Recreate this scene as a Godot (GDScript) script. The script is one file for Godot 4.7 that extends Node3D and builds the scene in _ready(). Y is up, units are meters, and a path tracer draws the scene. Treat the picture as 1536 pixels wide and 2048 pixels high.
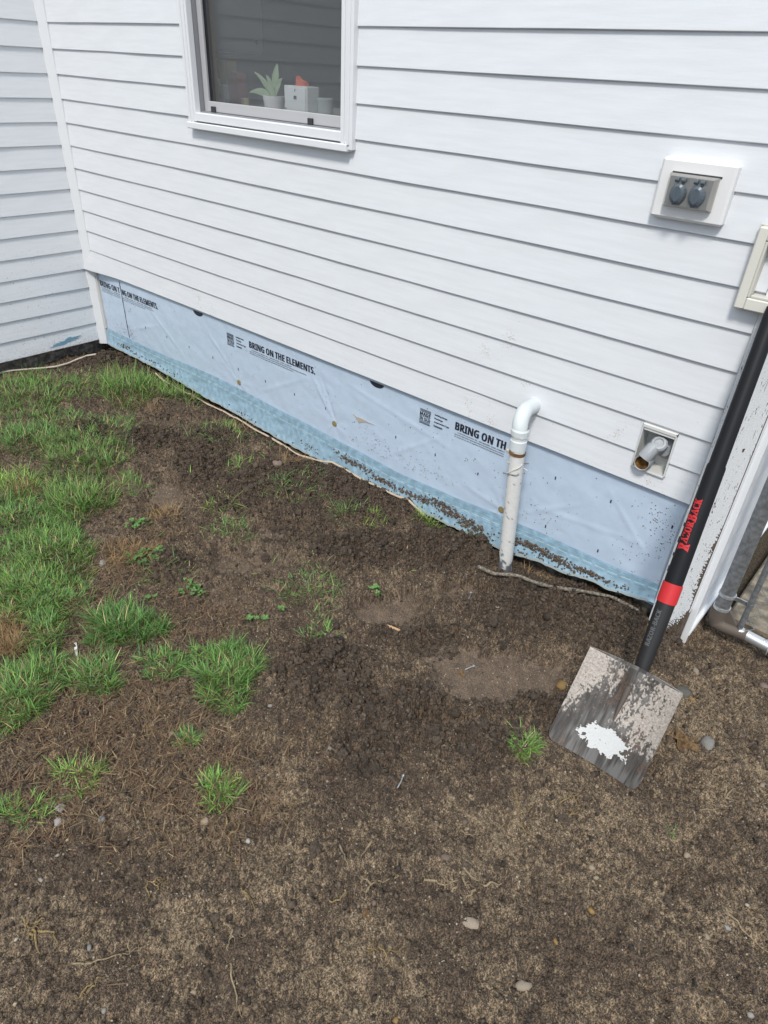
extends Node3D
# Side yard of a white vinyl-sided house: bare dug soil, patchy grass, exposed building wrap and a leaning shovel.

const COURSE := 0.1016          # exposed height of one siding course
const GROUND := -0.458          # mean soil level; y = 0 is the bottom edge of the siding
var rng := RandomNumberGenerator.new()
var mats := {}
var nz := FastNoiseLite.new()
var nz2 := FastNoiseLite.new()
var nz3 := FastNoiseLite.new()
var taken := {}
const CLOD := [
	[2.4589, 0.4, 0.116, -0.1167, 0.073, 0.077, 1],
	[2.6957, 0.1485, 0.1586, -0.1597, 0.0841, 0.1123, 1],
	[3.0726, 0.2105, 0.1578, -0.1558, 0.0731, 0.1208, 1],
	[2.7887, 0.888, 0.0942, -0.0912, 0.0837, 0.0814, 1],
	[3.029, 0.859, 0.1098, -0.1054, 0.0564, 0.0651, 1],
	[2.907, 0.5798, 0.1012, -0.099, 0.0305, 0.0378, 0.9],
	[3.0625, 1.0141, 0.0562, -0.0534, 0.0464, 0.0497, 0.8],
	[3.2695, 0.7831, 0.1062, -0.1012, 0.0324, 0.0468, 0.9],
	[3.2994, 0.585, 0.1131, -0.1086, 0.0242, 0.04, 0.7],
	[1.5557, 0.4378, 0.0733, -0.0769, 0.1255, 0.0898, 0.9],
	[1.2114, 0.465, 0.0915, -0.0974, 0.0932, 0.0588, 0.7],
	[1.8891, 0.2728, 0.1453, -0.1511, 0.1084, 0.0945, 0.8],
	[0.9853, 0.6338, 0.0681, -0.0728, 0.1, 0.0542, 0.7],
	[2.0945, 0.0592, 0.163, -0.1695, 0.1152, 0.1194, 0.7],
	[2.0582, 0.9215, 0.0721, -0.0722, 0.0665, 0.0441, 0.6],
	[0.2311, 0.0095, 0.2021, -0.2309, 0.1535, 0.091, 0.7],
	[3.1974, 0.0155, 0.1378, -0.1365, 0.0497, 0.0976, 0.7],
	[3.3153, 0.107, 0.0954, -0.0936, 0.0534, 0.1114, 0.6],
	[1.8962, 0.4899, 0.1104, -0.1136, 0.0732, 0.0578, 0.5],
	[2.2898, 0.0848, 0.1432, -0.1474, 0.1013, 0.1132, 0.7],
	[1.4115, 0.2518, 0.0777, -0.0828, 0.1205, 0.0895, 0.6],
	[2.1686, 0.4147, 0.0943, -0.0961, 0.0884, 0.081, 0.5],
	[3.4489, 0.1025, 0.0697, -0.068, 0.0366, 0.0864, 0.4]]

const SMOOTH := [
	[2.7435, 0.5423, 0.0882, -0.087, 0.0516, 0.0591, 1],
	[3.1687, 0.5334, 0.1401, -0.1357, 0.0679, 0.1036, 1],
	[2.9834, 0.5715, 0.0666, -0.0649, 0.0388, 0.0509, 1],
	[2.8855, 0.2879, 0.0738, -0.0732, 0.0369, 0.052, 1],
	[3.155, 0.7852, 0.0646, -0.0618, 0.0244, 0.0322, 0.9],
	[1.4482, 0.7313, 0.0627, -0.0652, 0.1064, 0.0631, 1],
	[1.6436, 0.6695, 0.0549, -0.0567, 0.1135, 0.0744, 0.9],
	[2.2074, 0.6909, 0.1246, -0.1252, 0.0918, 0.0743, 0.6],
	[2.319, 0.8856, 0.0925, -0.0916, 0.0805, 0.0613, 0.5],
	[2.1653, 0.5135, 0.092, -0.0934, 0.0543, 0.0473, 0.6],
	[2.0077, 0.4795, 0.068, -0.0696, 0.0494, 0.041, 0.5],
	[2.0806, 1.014, 0.0583, -0.058, 0.0456, 0.0288, 0.5]]

const DRY := [
	[3.6605, 0.253, 0.1373, -0.1318, 0.0724, 0.202, 0.8],
	[3.4592, 0.6702, 0.1149, -0.1092, 0.0448, 0.0818, 0.7],
	[2.9797, 1.2232, 0.0707, -0.0668, 0.0621, 0.0541, 0.7],
	[3.5831, 0.849, 0.2847, -0.2667, 0.0588, 0.1107, 0.6],
	[3.1525, 1.3155, 0.1293, -0.1208, 0.0749, 0.0686, 0.6],
	[3.0293, 1.6132, 0.1913, -0.1771, 0.0749, 0.0473, 0.5],
	[3.3919, 1.3162, 0.0522, -0.0483, 0.056, 0.0626, 0.8],
	[3.8218, 0.8523, 0.1358, -0.1259, 0.0395, 0.1012, 0.5],
	[3.373, 1.4531, 0.1195, -0.1098, 0.0477, 0.0465, 0.8],
	[3.4306, 0.8893, 0.1242, -0.117, 0.0427, 0.0669, 0.7],
	[2.9497, 1.8196, 0.0616, -0.0566, 0.0655, 0.0304, 0.4],
	[3.617, 1.2175, 0.0433, -0.0398, 0.0378, 0.0576, 0.7],
	[3.7663, 1.0918, 0.1091, -0.1003, 0.0234, 0.0474, 0.5],
	[3.7999, 0.4281, 0.0862, -0.0816, 0.0391, 0.1217, 0.6],
	[3.0288, 1.3843, 0.0978, -0.0916, 0.0553, 0.0437, 0.5],
	[3.6128, -0.0574, 0.0707, -0.069, 0.0232, 0.0695, 0.5]]

const DAMP := [
	[3.4414, 1.2317, 0.0458, -0.0424, 0.0729, 0.0913, 1],
	[2.8831, 1.6405, 0.1221, -0.1137, 0.0574, 0.0319, 0.7],
	[3.6957, 1.0608, 0.0682, -0.0629, 0.0358, 0.0674, 0.8],
	[3.1592, 1.1796, 0.0598, -0.0562, 0.0349, 0.0357, 0.8],
	[3.1486, 1.0445, 0.1446, -0.1369, 0.0466, 0.0521, 0.7],
	[3.2204, 1.5357, 0.0499, -0.046, 0.0625, 0.0494, 0.7],
	[3.8211, 1.0063, 0.0892, -0.0821, 0.022, 0.0512, 0.5],
	[3.8055, 0.7213, 0.1021, -0.0953, 0.0215, 0.058, 0.3],
	[3.3309, 0.872, 0.147, -0.1391, 0.0324, 0.0469, 0.5],
	[2.3128, 1.0906, 0.1415, -0.1388, 0.1142, 0.0758, 0.4],
	[2.5884, 0.8822, 0.0986, -0.0964, 0.099, 0.0863, 0.4]]

const THATCH := [
	[2.505, 1.4301, 0.2135, -0.2043, 0.1322, 0.0736, 1],
	[2.2479, 1.4381, 0.1085, -0.105, 0.1428, 0.0698, 0.8],
	[2.7181, 1.3742, 0.1971, -0.1873, 0.1, 0.0656, 0.9],
	[2.883, 1.3874, 0.1702, -0.1603, 0.064, 0.0458, 0.7],
	[2.6018, 1.5989, 0.1271, -0.1201, 0.0886, 0.0439, 0.9],
	[1.9387, 1.0411, 0.0951, -0.0952, 0.1116, 0.0653, 0.9],
	[1.8672, 0.8161, 0.0767, -0.0778, 0.0825, 0.0541, 0.6],
	[2.3296, 1.0104, 0.1334, -0.1313, 0.1157, 0.0817, 0.6],
	[2.4868, 1.3323, 0.1159, -0.1115, 0.0924, 0.0555, 0.9],
	[2.1825, 0.7159, 0.0746, -0.075, 0.0695, 0.0549, 0.3],
	[0.8521, 0.8478, 0.1912, -0.2037, 0.1386, 0.0642, 0.5],
	[2.9065, 1.0903, 0.0569, -0.0543, 0.0702, 0.0642, 0.3],
	[2.1508, 1.2495, 0.0643, -0.0631, 0.1834, 0.1007, 0.9],
	[2.6916, 1.7, 0.087, -0.0814, 0.0335, 0.0155, 0.8],
	[2.9072, 1.4982, 0.1452, -0.1359, 0.0298, 0.0195, 0.5],
	[-0.0043, 0.3376, 0.1597, -0.182, 0.1151, 0.0563, 0.5],
	[0.4559, -0.0122, 0.1627, -0.1839, 0.1285, 0.0811, 0.6],
	[1.0024, -0.052, 0.1036, -0.1142, 0.0928, 0.0689, 0.6],
	[1.6977, -0.0165, 0.0952, -0.1012, 0.0659, 0.0603, 0.6],
	[1.5105, 0.834, 0.0539, -0.0556, 0.1678, 0.0958, 0.6]]

const LAWN := [
	[0.3831, 0.6305, 0.1947, -0.2145, 0.2006, 0.0929, 2000, 0.075, 0.35, 0.55],
	[0.4761, 0.3854, 0.1009, -0.1119, 0.1307, 0.07, 350, 0.06, 0.4, 0.7],
	[0.0658, 0.5376, 0.1192, -0.1341, 0.0948, 0.0428, 300, 0.07, 0.3, 0.4],
	[0.6576, 0.7577, 0.1535, -0.1658, 0.1745, 0.0809, 900, 0.06, 0.2, 0.8],
	[0.8677, 0.8661, 0.117, -0.1244, 0.1279, 0.0589, 1300, 0.07, 0.1, 0.5],
	[0.815, 0.6661, 0.1074, -0.1156, 0.1268, 0.0645, 380, 0.06, 0.3, 0.8],
	[1.1496, 0.7688, 0.1151, -0.1213, 0.1967, 0.1039, 2200, 0.06, 0.35, 0.35],
	[1.4343, 0.7458, 0.0626, -0.0651, 0.1426, 0.0835, 500, 0.06, 0.3, 0.6],
	[1.203, 1.0704, 0.0666, -0.069, 0.1114, 0.0496, 800, 0.06, 0.7, 0.4],
	[1.4114, 1.1631, 0.0882, -0.0901, 0.1238, 0.0551, 1500, 0.06, 0.2, 0.4],
	[1.7007, 1.1796, 0.1135, -0.1141, 0.1379, 0.0669, 2600, 0.06, 0.35, 0.35],
	[1.8424, 1.3228, 0.1005, -0.0997, 0.1215, 0.0555, 2400, 0.055, 0.4, 0.35],
	[1.9672, 1.2683, 0.0664, -0.0657, 0.0912, 0.0457, 900, 0.05, 0.4, 0.5],
	[2.0701, 1.3743, 0.0315, -0.0308, 0.1031, 0.0494, 900, 0.05, 0.3, 0.4],
	[2.2585, 1.54, 0.0665, -0.064, 0.1024, 0.0455, 2000, 0.06, 0.3, 0.35],
	[2.2291, 1.4433, 0.0396, -0.0383, 0.0504, 0.0243, 700, 0.05, 0.3, 0.4],
	[1.932, 1.4176, 0.032, -0.0314, 0.0445, 0.0194, 200, 0.05, 0.5, 0.5]]

const TUFTS := [
	[0.6714, 0.1982, 0.1365, -0.1512, 0.1705, 0.1043, 1500, 0.105, 0.45, 0.25, "tall bright green grass tuft rooted near the house corner"],
	[0.8727, 0.0433, 0.086, -0.095, 0.118, 0.0813, 420, 0.08, 0.45, 0.45, "loose green grass tuft beside the pale blue tape along the wall"],
	[1.4673, 0.9572, 0.0816, -0.0838, 0.1198, 0.0625, 1400, 0.09, 0.4, 0.3, "tall spiky grass tuft with pale tips bordering trampled bare soil"],
	[2.2251, 1.1921, 0.073, -0.0716, 0.0666, 0.0395, 1900, 0.07, 0.05, 0.2, "dense dark green cushion of grass standing in brown thatch"],
	[2.3321, 1.3567, 0.0517, -0.05, 0.0619, 0.0338, 900, 0.055, 0.2, 0.35, "round green grass tuft below the dark cushion of grass"],
	[2.431, 1.1942, 0.0472, -0.0458, 0.0471, 0.0307, 600, 0.05, 0.2, 0.45, "low green grass tuft between the dark cushion and the large tuft"],
	[2.5932, 1.0907, 0.0634, -0.0614, 0.0922, 0.0703, 1900, 0.06, 0.3, 0.35, "large green grass tuft at the edge of the dug crumbly soil"],
	[2.6064, 1.5388, 0.0347, -0.0328, 0.0387, 0.0204, 420, 0.05, 0.6, 0.4, "small yellowish green tuft growing in dead brown thatch"],
	[2.8851, 1.3313, 0.0313, -0.0296, 0.0391, 0.0294, 520, 0.045, 0.5, 0.45, "small flattened green tuft on dry sandy soil near thatch"],
	[2.6015, 1.6699, 0.0453, -0.0426, 0.027, 0.0123, 450, 0.04, 0.4, 0.6, "thin patch of short grass with white stones beside it"],
	[2.7136, 1.3002, 0.0184, -0.0176, 0.018, 0.0125, 150, 0.04, 0.4, 0.4, "tiny grass tuft next to a pair of grey stones"],
	[3.3667, 0.7163, 0.0251, -0.0239, 0.0181, 0.0295, 420, 0.04, 0.4, 0.4, "small bright green tuft alone beside the shovel blade"],
	[2.4893, 0.6628, 0.0716, -0.0711, 0.0759, 0.0712, 330, 0.05, 0.15, 0.8, "flattened blue green grass strands on smooth bare soil"],
	[2.6637, 0.784, 0.0378, -0.037, 0.0416, 0.04, 170, 0.045, 0.15, 0.8, "sparse lying grass strands at the edge of the dug hollow"],
	[2.2663, 0.2655, 0.0413, -0.0422, 0.0393, 0.0403, 180, 0.055, 0.2, 0.6, "small spiky grass sprig in dark soil off the house wall"],
	[2.3797, 0.229, 0.0273, -0.0278, 0.0322, 0.0353, 110, 0.05, 0.75, 0.4, "small yellow green grass sprig in dark soil off the house wall"],
	[2.4987, 0.0024, 0.0424, -0.0434, 0.0313, 0.04, 230, 0.06, 0.75, 0.55, "yellow green grass sprig tight against the bottom of the blue tape"],
	[2.6889, -0.0565, 0.0223, -0.0227, 0.0276, 0.04, 90, 0.06, 0.6, 0.5, "short grass sprig at the foot of the white pipe's wall side"],
	[2.0068, 0.2942, 0.0853, -0.0881, 0.0747, 0.0676, 330, 0.06, 0.15, 0.75, "loose lying green strands with a brown stone beside them"],
	[1.3866, 0.2048, 0.0787, -0.0841, 0.1067, 0.0802, 360, 0.06, 0.25, 0.7, "lying pale green strands in dark soil between wall and lawn"],
	[2.0347, 0.6461, 0.0597, -0.0606, 0.0466, 0.0359, 220, 0.05, 0.15, 0.8, "thin strip of lying grass on smooth trampled soil"],
	[1.8919, 0.5726, 0.046, -0.0472, 0.0518, 0.0392, 90, 0.055, 0.85, 0.85, "scatter of pale yellow grass strands lying on soil"],
	[1.6736, 0.3141, 0.0386, -0.0404, 0.0691, 0.0546, 120, 0.06, 0.4, 0.7, "grass strands around a dark upturned clod"],
	[1.0329, 0.5235, 0.0523, -0.0561, 0.1366, 0.0795, 420, 0.08, 0.3, 0.75, "drooping grass on an upturned sod with bare roots"],
	[3.7501, 0.6623, 0.0089, -0.0083, 0.0039, 0.01, 14, 0.04, 0.3, 0.4, "two or three green grass blades on dry sandy soil"],
	[2.0929, 0.9642, 0.0708, -0.0706, 0.0413, 0.0271, 140, 0.04, 0.4, 0.8, "short thin grass strands beside a low clover patch"]]

const STRAW := [
	[2.0416, 1.4552, 0.0267, -0.0261, 0.0696, 0.0306, 900, "dead tan grass patch inside the green lawn"],
	[1.9175, 0.9903, 0.0605, -0.0608, 0.056, 0.0336, 500, "dead tan grass patch around a grey stone"],
	[1.7608, 0.7574, 0.0396, -0.0405, 0.0415, 0.0271, 260, "dry tan grass clump on trampled soil"],
	[2.9315, -0.0367, 0.0293, -0.0295, 0.0387, 0.0643, 110, "dry straw tuft at the foot of the white pipe"],
	[1.3593, 0.096, 0.0646, -0.0695, 0.0425, 0.0331, 160, "rusty dry grass fringe under the blue tape near the lawn"],
	[1.8116, 0.1177, 0.0608, -0.0639, 0.0334, 0.0302, 140, "rusty dry grass fringe under the blue tape near its middle"],
	[1.2661, 1.0594, 0.0397, -0.041, 0.0504, 0.0231, 200, "dead yellowed grass patch in the green lawn"],
	[0.9111, 0.2753, 0.0558, -0.0608, 0.0505, 0.0319, 120, "dry roots hanging from the tall bright tuft"]]

const CLOVER := [
	[2.2232, 0.945, 0.0255, -0.0253, 0.0253, 0.0178, 26, "low round-leaved clover patch on smooth soil"],
	[1.7687, 0.8699, 0.0308, -0.0313, 0.023, 0.0141, 40, "clover patch beside the dry tan grass clump"],
	[2.4838, 0.8846, 0.0246, -0.0242, 0.0143, 0.0118, 14, "sparse clover sprigs beside the flattened blue green strands"],
	[2.1683, 1.0694, 0.0158, -0.0156, 0.0106, 0.0067, 10, "tiny clover sprig in brown thatch"],
	[2.6518, 0.5198, 0.0169, -0.0167, 0.0174, 0.0192, 9, "few pale leaves on the edge of the dug soil"],
	[2.4656, 1.1413, 0.0083, -0.0081, 0.0133, 0.0092, 8, "little yellow green weed between two grass tufts"],
	[2.497, 0.8025, 0.0069, -0.0068, 0.0109, 0.0095, 4, "single round green leaf among lying grass strands"],
	[1.9331, 1.2678, 0.0379, -0.0375, 0.0419, 0.0207, 50, "broad clover leaves mixed into the lawn grass"],
	[1.9787, 0.9693, 0.0529, -0.0531, 0.0345, 0.0215, 60, "clover patch between grey stone and lawn"]]

const PEBBLES := [
	[2.7498, 1.5627, 0.0203, "grey", "angular grey stone among roots at the thatch edge"],
	[2.6759, 1.6321, 0.0292, "white", "largest white stone, beside thin patch of short grass"],
	[2.6489, 1.6114, 0.0229, "grey", "flat grey stone next to the largest white stone"],
	[2.9257, 1.4041, 0.0195, "tan", "tan pebble below the small flattened green tuft"],
	[3.0336, 1.3654, 0.0135, "white", "white chip of stone beside the curved tan root"],
	[2.9832, 1.7173, 0.0145, "grey", "egg-shaped grey stone below the forked root stub"],
	[2.7843, 1.7197, 0.0125, "white", "white stone alone on damp soil above the yellow root crown"],
	[3.096, 1.7521, 0.01, "grey", ""],
	[3.1855, 1.6208, 0.0122, "tan", ""],
	[3.3667, 0.988, 0.0203, "brown", "round brown pebble above the short straight twig"],
	[3.3874, 1.0899, 0.0272, "brown", "angular brown stone above the knotted root cluster"],
	[3.5075, 1.1639, 0.0315, "pale", "long flat pale stone with a small tan knob"],
	[3.6512, 1.1848, 0.0256, "pale", "narrow pale stone standing out of dry sand"],
	[3.5048, 1.3977, 0.0121, "yellow", "ochre pebble on dry sandy soil past the damp patch"],
	[3.3386, 1.2758, 0.0106, "brown", ""],
	[3.3351, 0.9211, 0.0124, "tan", ""],
	[3.7916, 0.7027, 0.0189, "tan", "round tan pebble above the two-pronged brown root"],
	[3.6426, 0.881, 0.0149, "tan", ""],
	[3.6598, 0.8909, 0.0136, "tan", ""],
	[3.684, 0.965, 0.0152, "yellow", "ochre stone with shadowed edge beside the curved grey root scrap"],
	[3.799, 0.8666, 0.0131, "tan", ""],
	[3.9114, 0.8099, 0.0172, "grey", "grey pebble beside the long whitish stick"],
	[3.8862, 0.8542, 0.0128, "pale", ""],
	[3.5555, 0.6788, 0.0115, "tan", ""],
	[3.9996, 0.9359, 0.0137, "grey", ""],
	[3.8676, 0.3876, 0.0158, "pale", ""],
	[3.6586, 1.0723, 0.0125, "yellow", "ochre pebble on the damp patch below the root scrap"],
	[3.525, 0.8271, 0.0085, "white", ""],
	[3.6148, 0.821, 0.0107, "pink", "tiny pinkish pebble on sandy soil in front of the shovel"],
	[3.7177, 0.3604, 0.0443, "grey", "large smooth grey stone beside the crumpled brown leaf"],
	[3.3322, 0.45, 0.0401, "yellow", "ochre brown stone left of the shovel blade on trampled soil"],
	[3.6008, 0.2248, 0.051, "dark", ""],
	[3.6287, 0.2287, 0.0238, "yellow", "small ochre pebble touching the dark wet stone"],
	[3.5979, 0.1205, 0.0234, "pale", "pale stone behind the shovel blade near the gate"],
	[3.7695, 0.0119, 0.031, "pink", "pinkish flat stone near the gate rail"],
	[1.8089, 0.2228, 0.0559, "pink", "pinkish brown stone beside lying green strands below the tape"],
	[1.8883, 1.0759, 0.0336, "grey", "grey stone sitting in a dead tan grass patch"],
	[2.6602, 1.3168, 0.0141, "tan", "small tan pebble touching the yellow bent stem"],
	[2.6827, 1.3062, 0.0218, "grey", "grey stone beside the tiny grass tuft and yellow stem"],
	[3.3067, 0.1542, 0.0132, "white", "tiny white stone in dark soil between branch and hollow"],
	[2.774, 1.0801, 0.0123, "grey", ""],
	[2.9966, 1.0685, 0.0129, "grey", ""],
	[3.3499, 0.8442, 0.0089, "white", ""],
	[2.9855, 0.4561, 0.0129, "tan", ""],
	[3.0312, 0.3531, 0.0115, "pale", ""],
	[3.3806, 0.7755, 0.0091, "tan", ""],
	[2.8741, 0.5716, 0.0143, "brown", ""]]

const ROOTS := [
	["yellow root crown with four splayed stubs", 0.0032, [[[2.8328, 1.7796], [2.8502, 1.7815], [2.8644, 1.7761]], [[2.8723, 1.7738], [2.9002, 1.7829], [2.9214, 1.7851]], [[2.8835, 1.771], [2.9065, 1.7497], [2.929, 1.7538]], [[2.8738, 1.7825], [2.892, 1.783]], [[2.8646, 1.7682], [2.8642, 1.7557]]]],
	["forked tan root stub beside an egg-shaped grey stone", 0.0026, [[[2.9486, 1.6878], [2.9538, 1.7035], [2.9477, 1.7192]], [[2.9527, 1.6943], [2.9636, 1.7045], [2.9797, 1.707]]]],
	["dark spiky root crown at the thatch edge", 0.0022, [[[2.8052, 1.5936], [2.8099, 1.6233]], [[2.8076, 1.5914], [2.782, 1.5673], [2.7672, 1.5564]], [[2.8134, 1.5922], [2.8311, 1.5974]], [[2.8169, 1.5858], [2.818, 1.5658]], [[2.8204, 1.5794], [2.8391, 1.5853]], [[2.8159, 1.5646], [2.8264, 1.5387], [2.8191, 1.5242]]]],
	["small two-pronged yellow root", 0.0022, [[[2.9566, 1.5721], [2.9711, 1.5812], [2.988, 1.5848]], [[2.9612, 1.5678], [2.9792, 1.5624], [2.9899, 1.5693]], [[2.9655, 1.5609], [2.9709, 1.5473]]]],
	["long thin root snaking over dry soil", 0.0022, [[[2.9848, 1.7539], [3.0084, 1.731], [3.018, 1.7104], [3.0331, 1.682], [3.0424, 1.6638], [3.055, 1.6473]], [[3.038, 1.6654], [3.0236, 1.659], [3.0177, 1.6444]]]],
	["curved tan root with a bent tip above white chip", 0.0028, [[[3.0295, 1.4181], [3.0109, 1.4011], [2.9901, 1.3851]], [[2.9918, 1.3836], [2.9976, 1.3683], [2.9828, 1.3538]], [[2.9618, 1.3719], [2.9427, 1.3574]]]],
	["thin forked root on sandy soil", 0.002, [[[3.112, 1.4474], [3.134, 1.4409], [3.1667, 1.4543]], [[3.1246, 1.4441], [3.142, 1.4501]]]],
	["three-armed tan root crown", 0.0024, [[[3.131, 1.5086], [3.1537, 1.5058]], [[3.1567, 1.5081], [3.1724, 1.5252], [3.1841, 1.5379]], [[3.1641, 1.4988], [3.1878, 1.4972]], [[3.1657, 1.5126], [3.1732, 1.5406]]]],
	["long pale stick lying near the bare foreground", 0.0026, [[[3.2034, 1.5454], [3.2208, 1.5565], [3.2472, 1.5687], [3.2767, 1.5801], [3.2913, 1.587]]]],
	["curled tan root loop", 0.0024, [[[3.0489, 1.7707], [3.0422, 1.7592], [3.0469, 1.7438], [3.0493, 1.7371]], [[3.0493, 1.7571], [3.0555, 1.7425]]]],
	["pair of straight tan stubs in a V", 0.0028, [[[3.1956, 1.2314], [3.2199, 1.2449], [3.2412, 1.254]], [[3.2414, 1.1789], [3.2487, 1.207], [3.2528, 1.2326]]]],
	["pale twig shaped like a letter Y", 0.0028, [[[3.3088, 1.27], [3.3018, 1.245], [3.3144, 1.2215], [3.3382, 1.1905]], [[3.3017, 1.248], [3.2779, 1.2512]]]],
	["bent thin root near the Y-shaped twig", 0.0024, [[[3.2655, 1.3381], [3.2797, 1.3181], [3.2797, 1.2999], [3.2755, 1.2925]]]],
	["knotted root cluster with flat pale stubs", 0.0032, [[[3.384, 1.1597], [3.4027, 1.1481], [3.4214, 1.1366], [3.4376, 1.1127]], [[3.4418, 1.0999], [3.456, 1.1102], [3.4649, 1.1077]], [[3.4729, 1.1002], [3.4735, 1.1198], [3.4712, 1.1276]], [[3.4315, 1.0856], [3.4486, 1.0847], [3.4699, 1.0826]], [[3.4884, 1.0844], [3.4978, 1.0654], [3.5108, 1.0475]], [[3.4412, 1.1413], [3.4441, 1.1271]]]],
	["hooked tan root on the damp patch edge", 0.0022, [[[3.4014, 1.33], [3.4202, 1.3299], [3.4429, 1.3378]], [[3.4171, 1.3204], [3.4298, 1.3136], [3.4325, 1.3013]], [[3.3832, 1.3443], [3.406, 1.3381]]]],
	["tall straw stalks lying beside dry soil", 0.002, [[[3.4087, 0.8366], [3.436, 0.8663], [3.4563, 0.8899]], [[3.4539, 0.8816], [3.4626, 0.8592], [3.465, 0.8353]], [[3.4741, 0.9008], [3.4955, 0.9045]], [[3.4439, 0.9102], [3.4503, 0.9025]]]],
	["short straight pale twig beside a brown stone", 0.0022, [[[3.3694, 1.0059], [3.389, 1.0011], [3.4035, 0.9974]]]],
	["short tan twig in front of the shovel tip", 0.0024, [[[3.511, 0.7847], [3.5201, 0.7613], [3.5263, 0.7369]], [[3.5238, 0.7579], [3.5355, 0.7542]]]],
	["pair of crossed short twigs in front of the shovel", 0.0022, [[[3.5404, 0.8037], [3.5563, 0.7782]], [[3.536, 0.7756], [3.5498, 0.7913]]]],
	["flat pale twig on sandy soil right of the shovel", 0.0022, [[[3.7729, 0.567], [3.7908, 0.5484], [3.8123, 0.519]], [[3.7982, 0.4687], [3.8091, 0.4869], [3.8305, 0.4854]], [[3.8091, 0.4869], [3.8133, 0.4544]]]],
	["two-pronged brown root pointing from a dark clod", 0.0026, [[[3.782, 0.7648], [3.7988, 0.7461], [3.8144, 0.73]], [[3.8031, 0.7812], [3.8081, 0.7587], [3.8165, 0.7388]]]],
	["curved grey root scrap on damp soil", 0.0022, [[[3.6299, 0.9687], [3.6469, 0.9644], [3.6624, 0.9528]]]],
	["long whitish stick at the soil's dry edge", 0.0026, [[[3.8906, 0.7691], [3.9151, 0.7796], [3.9503, 0.7845], [3.9941, 0.7955], [4.0185, 0.8004]]]],
	["thin straight straw on sandy ground", 0.0016, [[[3.9191, 0.9421], [3.9396, 0.9509], [3.9621, 0.9615]]]],
	["forked rusty twig at the ridge of dug soil", 0.0024, [[[3.0016, 1.109], [3.0216, 1.102], [3.0252, 1.0825], [3.0221, 1.065]], [[3.0241, 1.0957], [3.0385, 1.1099]]]],
	["tan root stub sticking out of the soil ridge", 0.003, [[[3.2076, 0.8676], [3.221, 0.8549], [3.2061, 0.8263]], [[3.2191, 0.8525], [3.2339, 0.8636]]]],
	["yellow bent stem beside the pair of grey stones", 0.0032, [[[2.6578, 1.3406], [2.6825, 1.3509], [2.7103, 1.3472]], [[2.6605, 1.3423], [2.6564, 1.3248]], [[2.6655, 1.3248], [2.6881, 1.3309]]]],
	["drab twig crossing the thatch", 0.0022, [[[2.6006, 1.4618], [2.6114, 1.4351], [2.6456, 1.4108]], [[2.5082, 1.5003], [2.5367, 1.4939], [2.5552, 1.4825]]]],
	["short brown twig pair at the thatch edge", 0.0024, [[[2.9353, 1.2801], [2.9214, 1.2595], [2.9068, 1.2445]], [[2.9254, 1.2783], [2.9302, 1.2511]]]],
	["dark curled root in the thatch", 0.0028, [[[2.4689, 1.5666], [2.4874, 1.5653], [2.488, 1.5567], [2.4739, 1.5537]]]],
	["bleached root crown under the tall bright tuft", 0.0026, [[[0.7482, 0.3021], [0.7868, 0.2689], [0.8193, 0.2604]], [[0.8193, 0.2604], [0.8751, 0.3146]], [[0.8227, 0.2568], [0.8959, 0.2657], [0.892, 0.2346]], [[0.9091, 0.2513], [0.8493, 0.1634], [0.8652, 0.0992], [0.9516, 0.1426]]]],
	["dry forked stem standing over smooth soil", 0.0018, [[[2.0095, 0.8269], [2.0804, 0.8593], [2.1456, 0.8926]], [[1.9926, 0.8984], [2.0072, 0.8671], [2.0045, 0.8277]]]],
	["short pale root on smooth soil near clover", 0.0022, [[[2.226, 0.8504], [2.2303, 0.8348], [2.2335, 0.8163]]]],
	["rotting twig between clover and grass tuft", 0.002, [[[2.0693, 0.9877], [2.0806, 1.014], [2.0984, 1.0402]], [[2.3074, 0.966], [2.3046, 0.9347], [2.2993, 0.8909]]]],
	["grey twig end poking up from dug soil below the tape", 0.003, [[[2.5732, -0.0893], [2.633, -0.0339], [2.6855, 0.0326], [2.722, 0.0867]]]],
	["reddish wire-like root at the dry edge", 0.0014, [[[3.8979, 0.7326], [3.9283, 0.7286], [3.96, 0.7311]]]]]

const CABLE := [
	[0.5521, -0.0794],
	[0.6758, -0.0544],
	[0.7982, -0.0246],
	[1.0624, -0.008],
	[1.2715, 0.027],
	[1.4972, 0.025],
	[1.7583, 0.0389],
	[1.9961, 0.0204],
	[2.1881, 0.0035],
	[2.3757, -0.0363],
	[2.467, -0.054]]

const BRANCH := [
	[2.8553, 0.2007],
	[2.9167, 0.1977],
	[2.9773, 0.1641],
	[3.0616, 0.1215],
	[3.1221, 0.091],
	[3.1806, 0.0584],
	[3.2399, 0.0285],
	[3.2962, -0.0059],
	[3.3385, -0.0511],
	[3.3673, -0.1082]]

const LROOT := [
	[-0.0604, 0.6664],
	[-0.0073, 0.5306],
	[0.0338, 0.4397],
	[0.0757, 0.347],
	[0.0689, 0.2266],
	[0.0853, 0.1599],
	[0.1253, 0.1142]]

const LEAVES := [
	[3.6666, 0.3981],
	[3.0717, 0.5888],
	[3.3384, 1.3004],
	[2.6121, 1.3497]]

const NAILS := [
	[3.1784, 0.989, 3.1911, 1.0271],
	[3.0825, 0.5418, 3.0722, 0.5716],
	[2.8781, 0.2655, 2.8953, 0.3075]]

const CHIPS := [
	[2.1741, 1.3259, 2.2322, 1.3517, 0.008],
	[2.8114, 0.6393, 2.8624, 0.6264, 0.009]]
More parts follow.
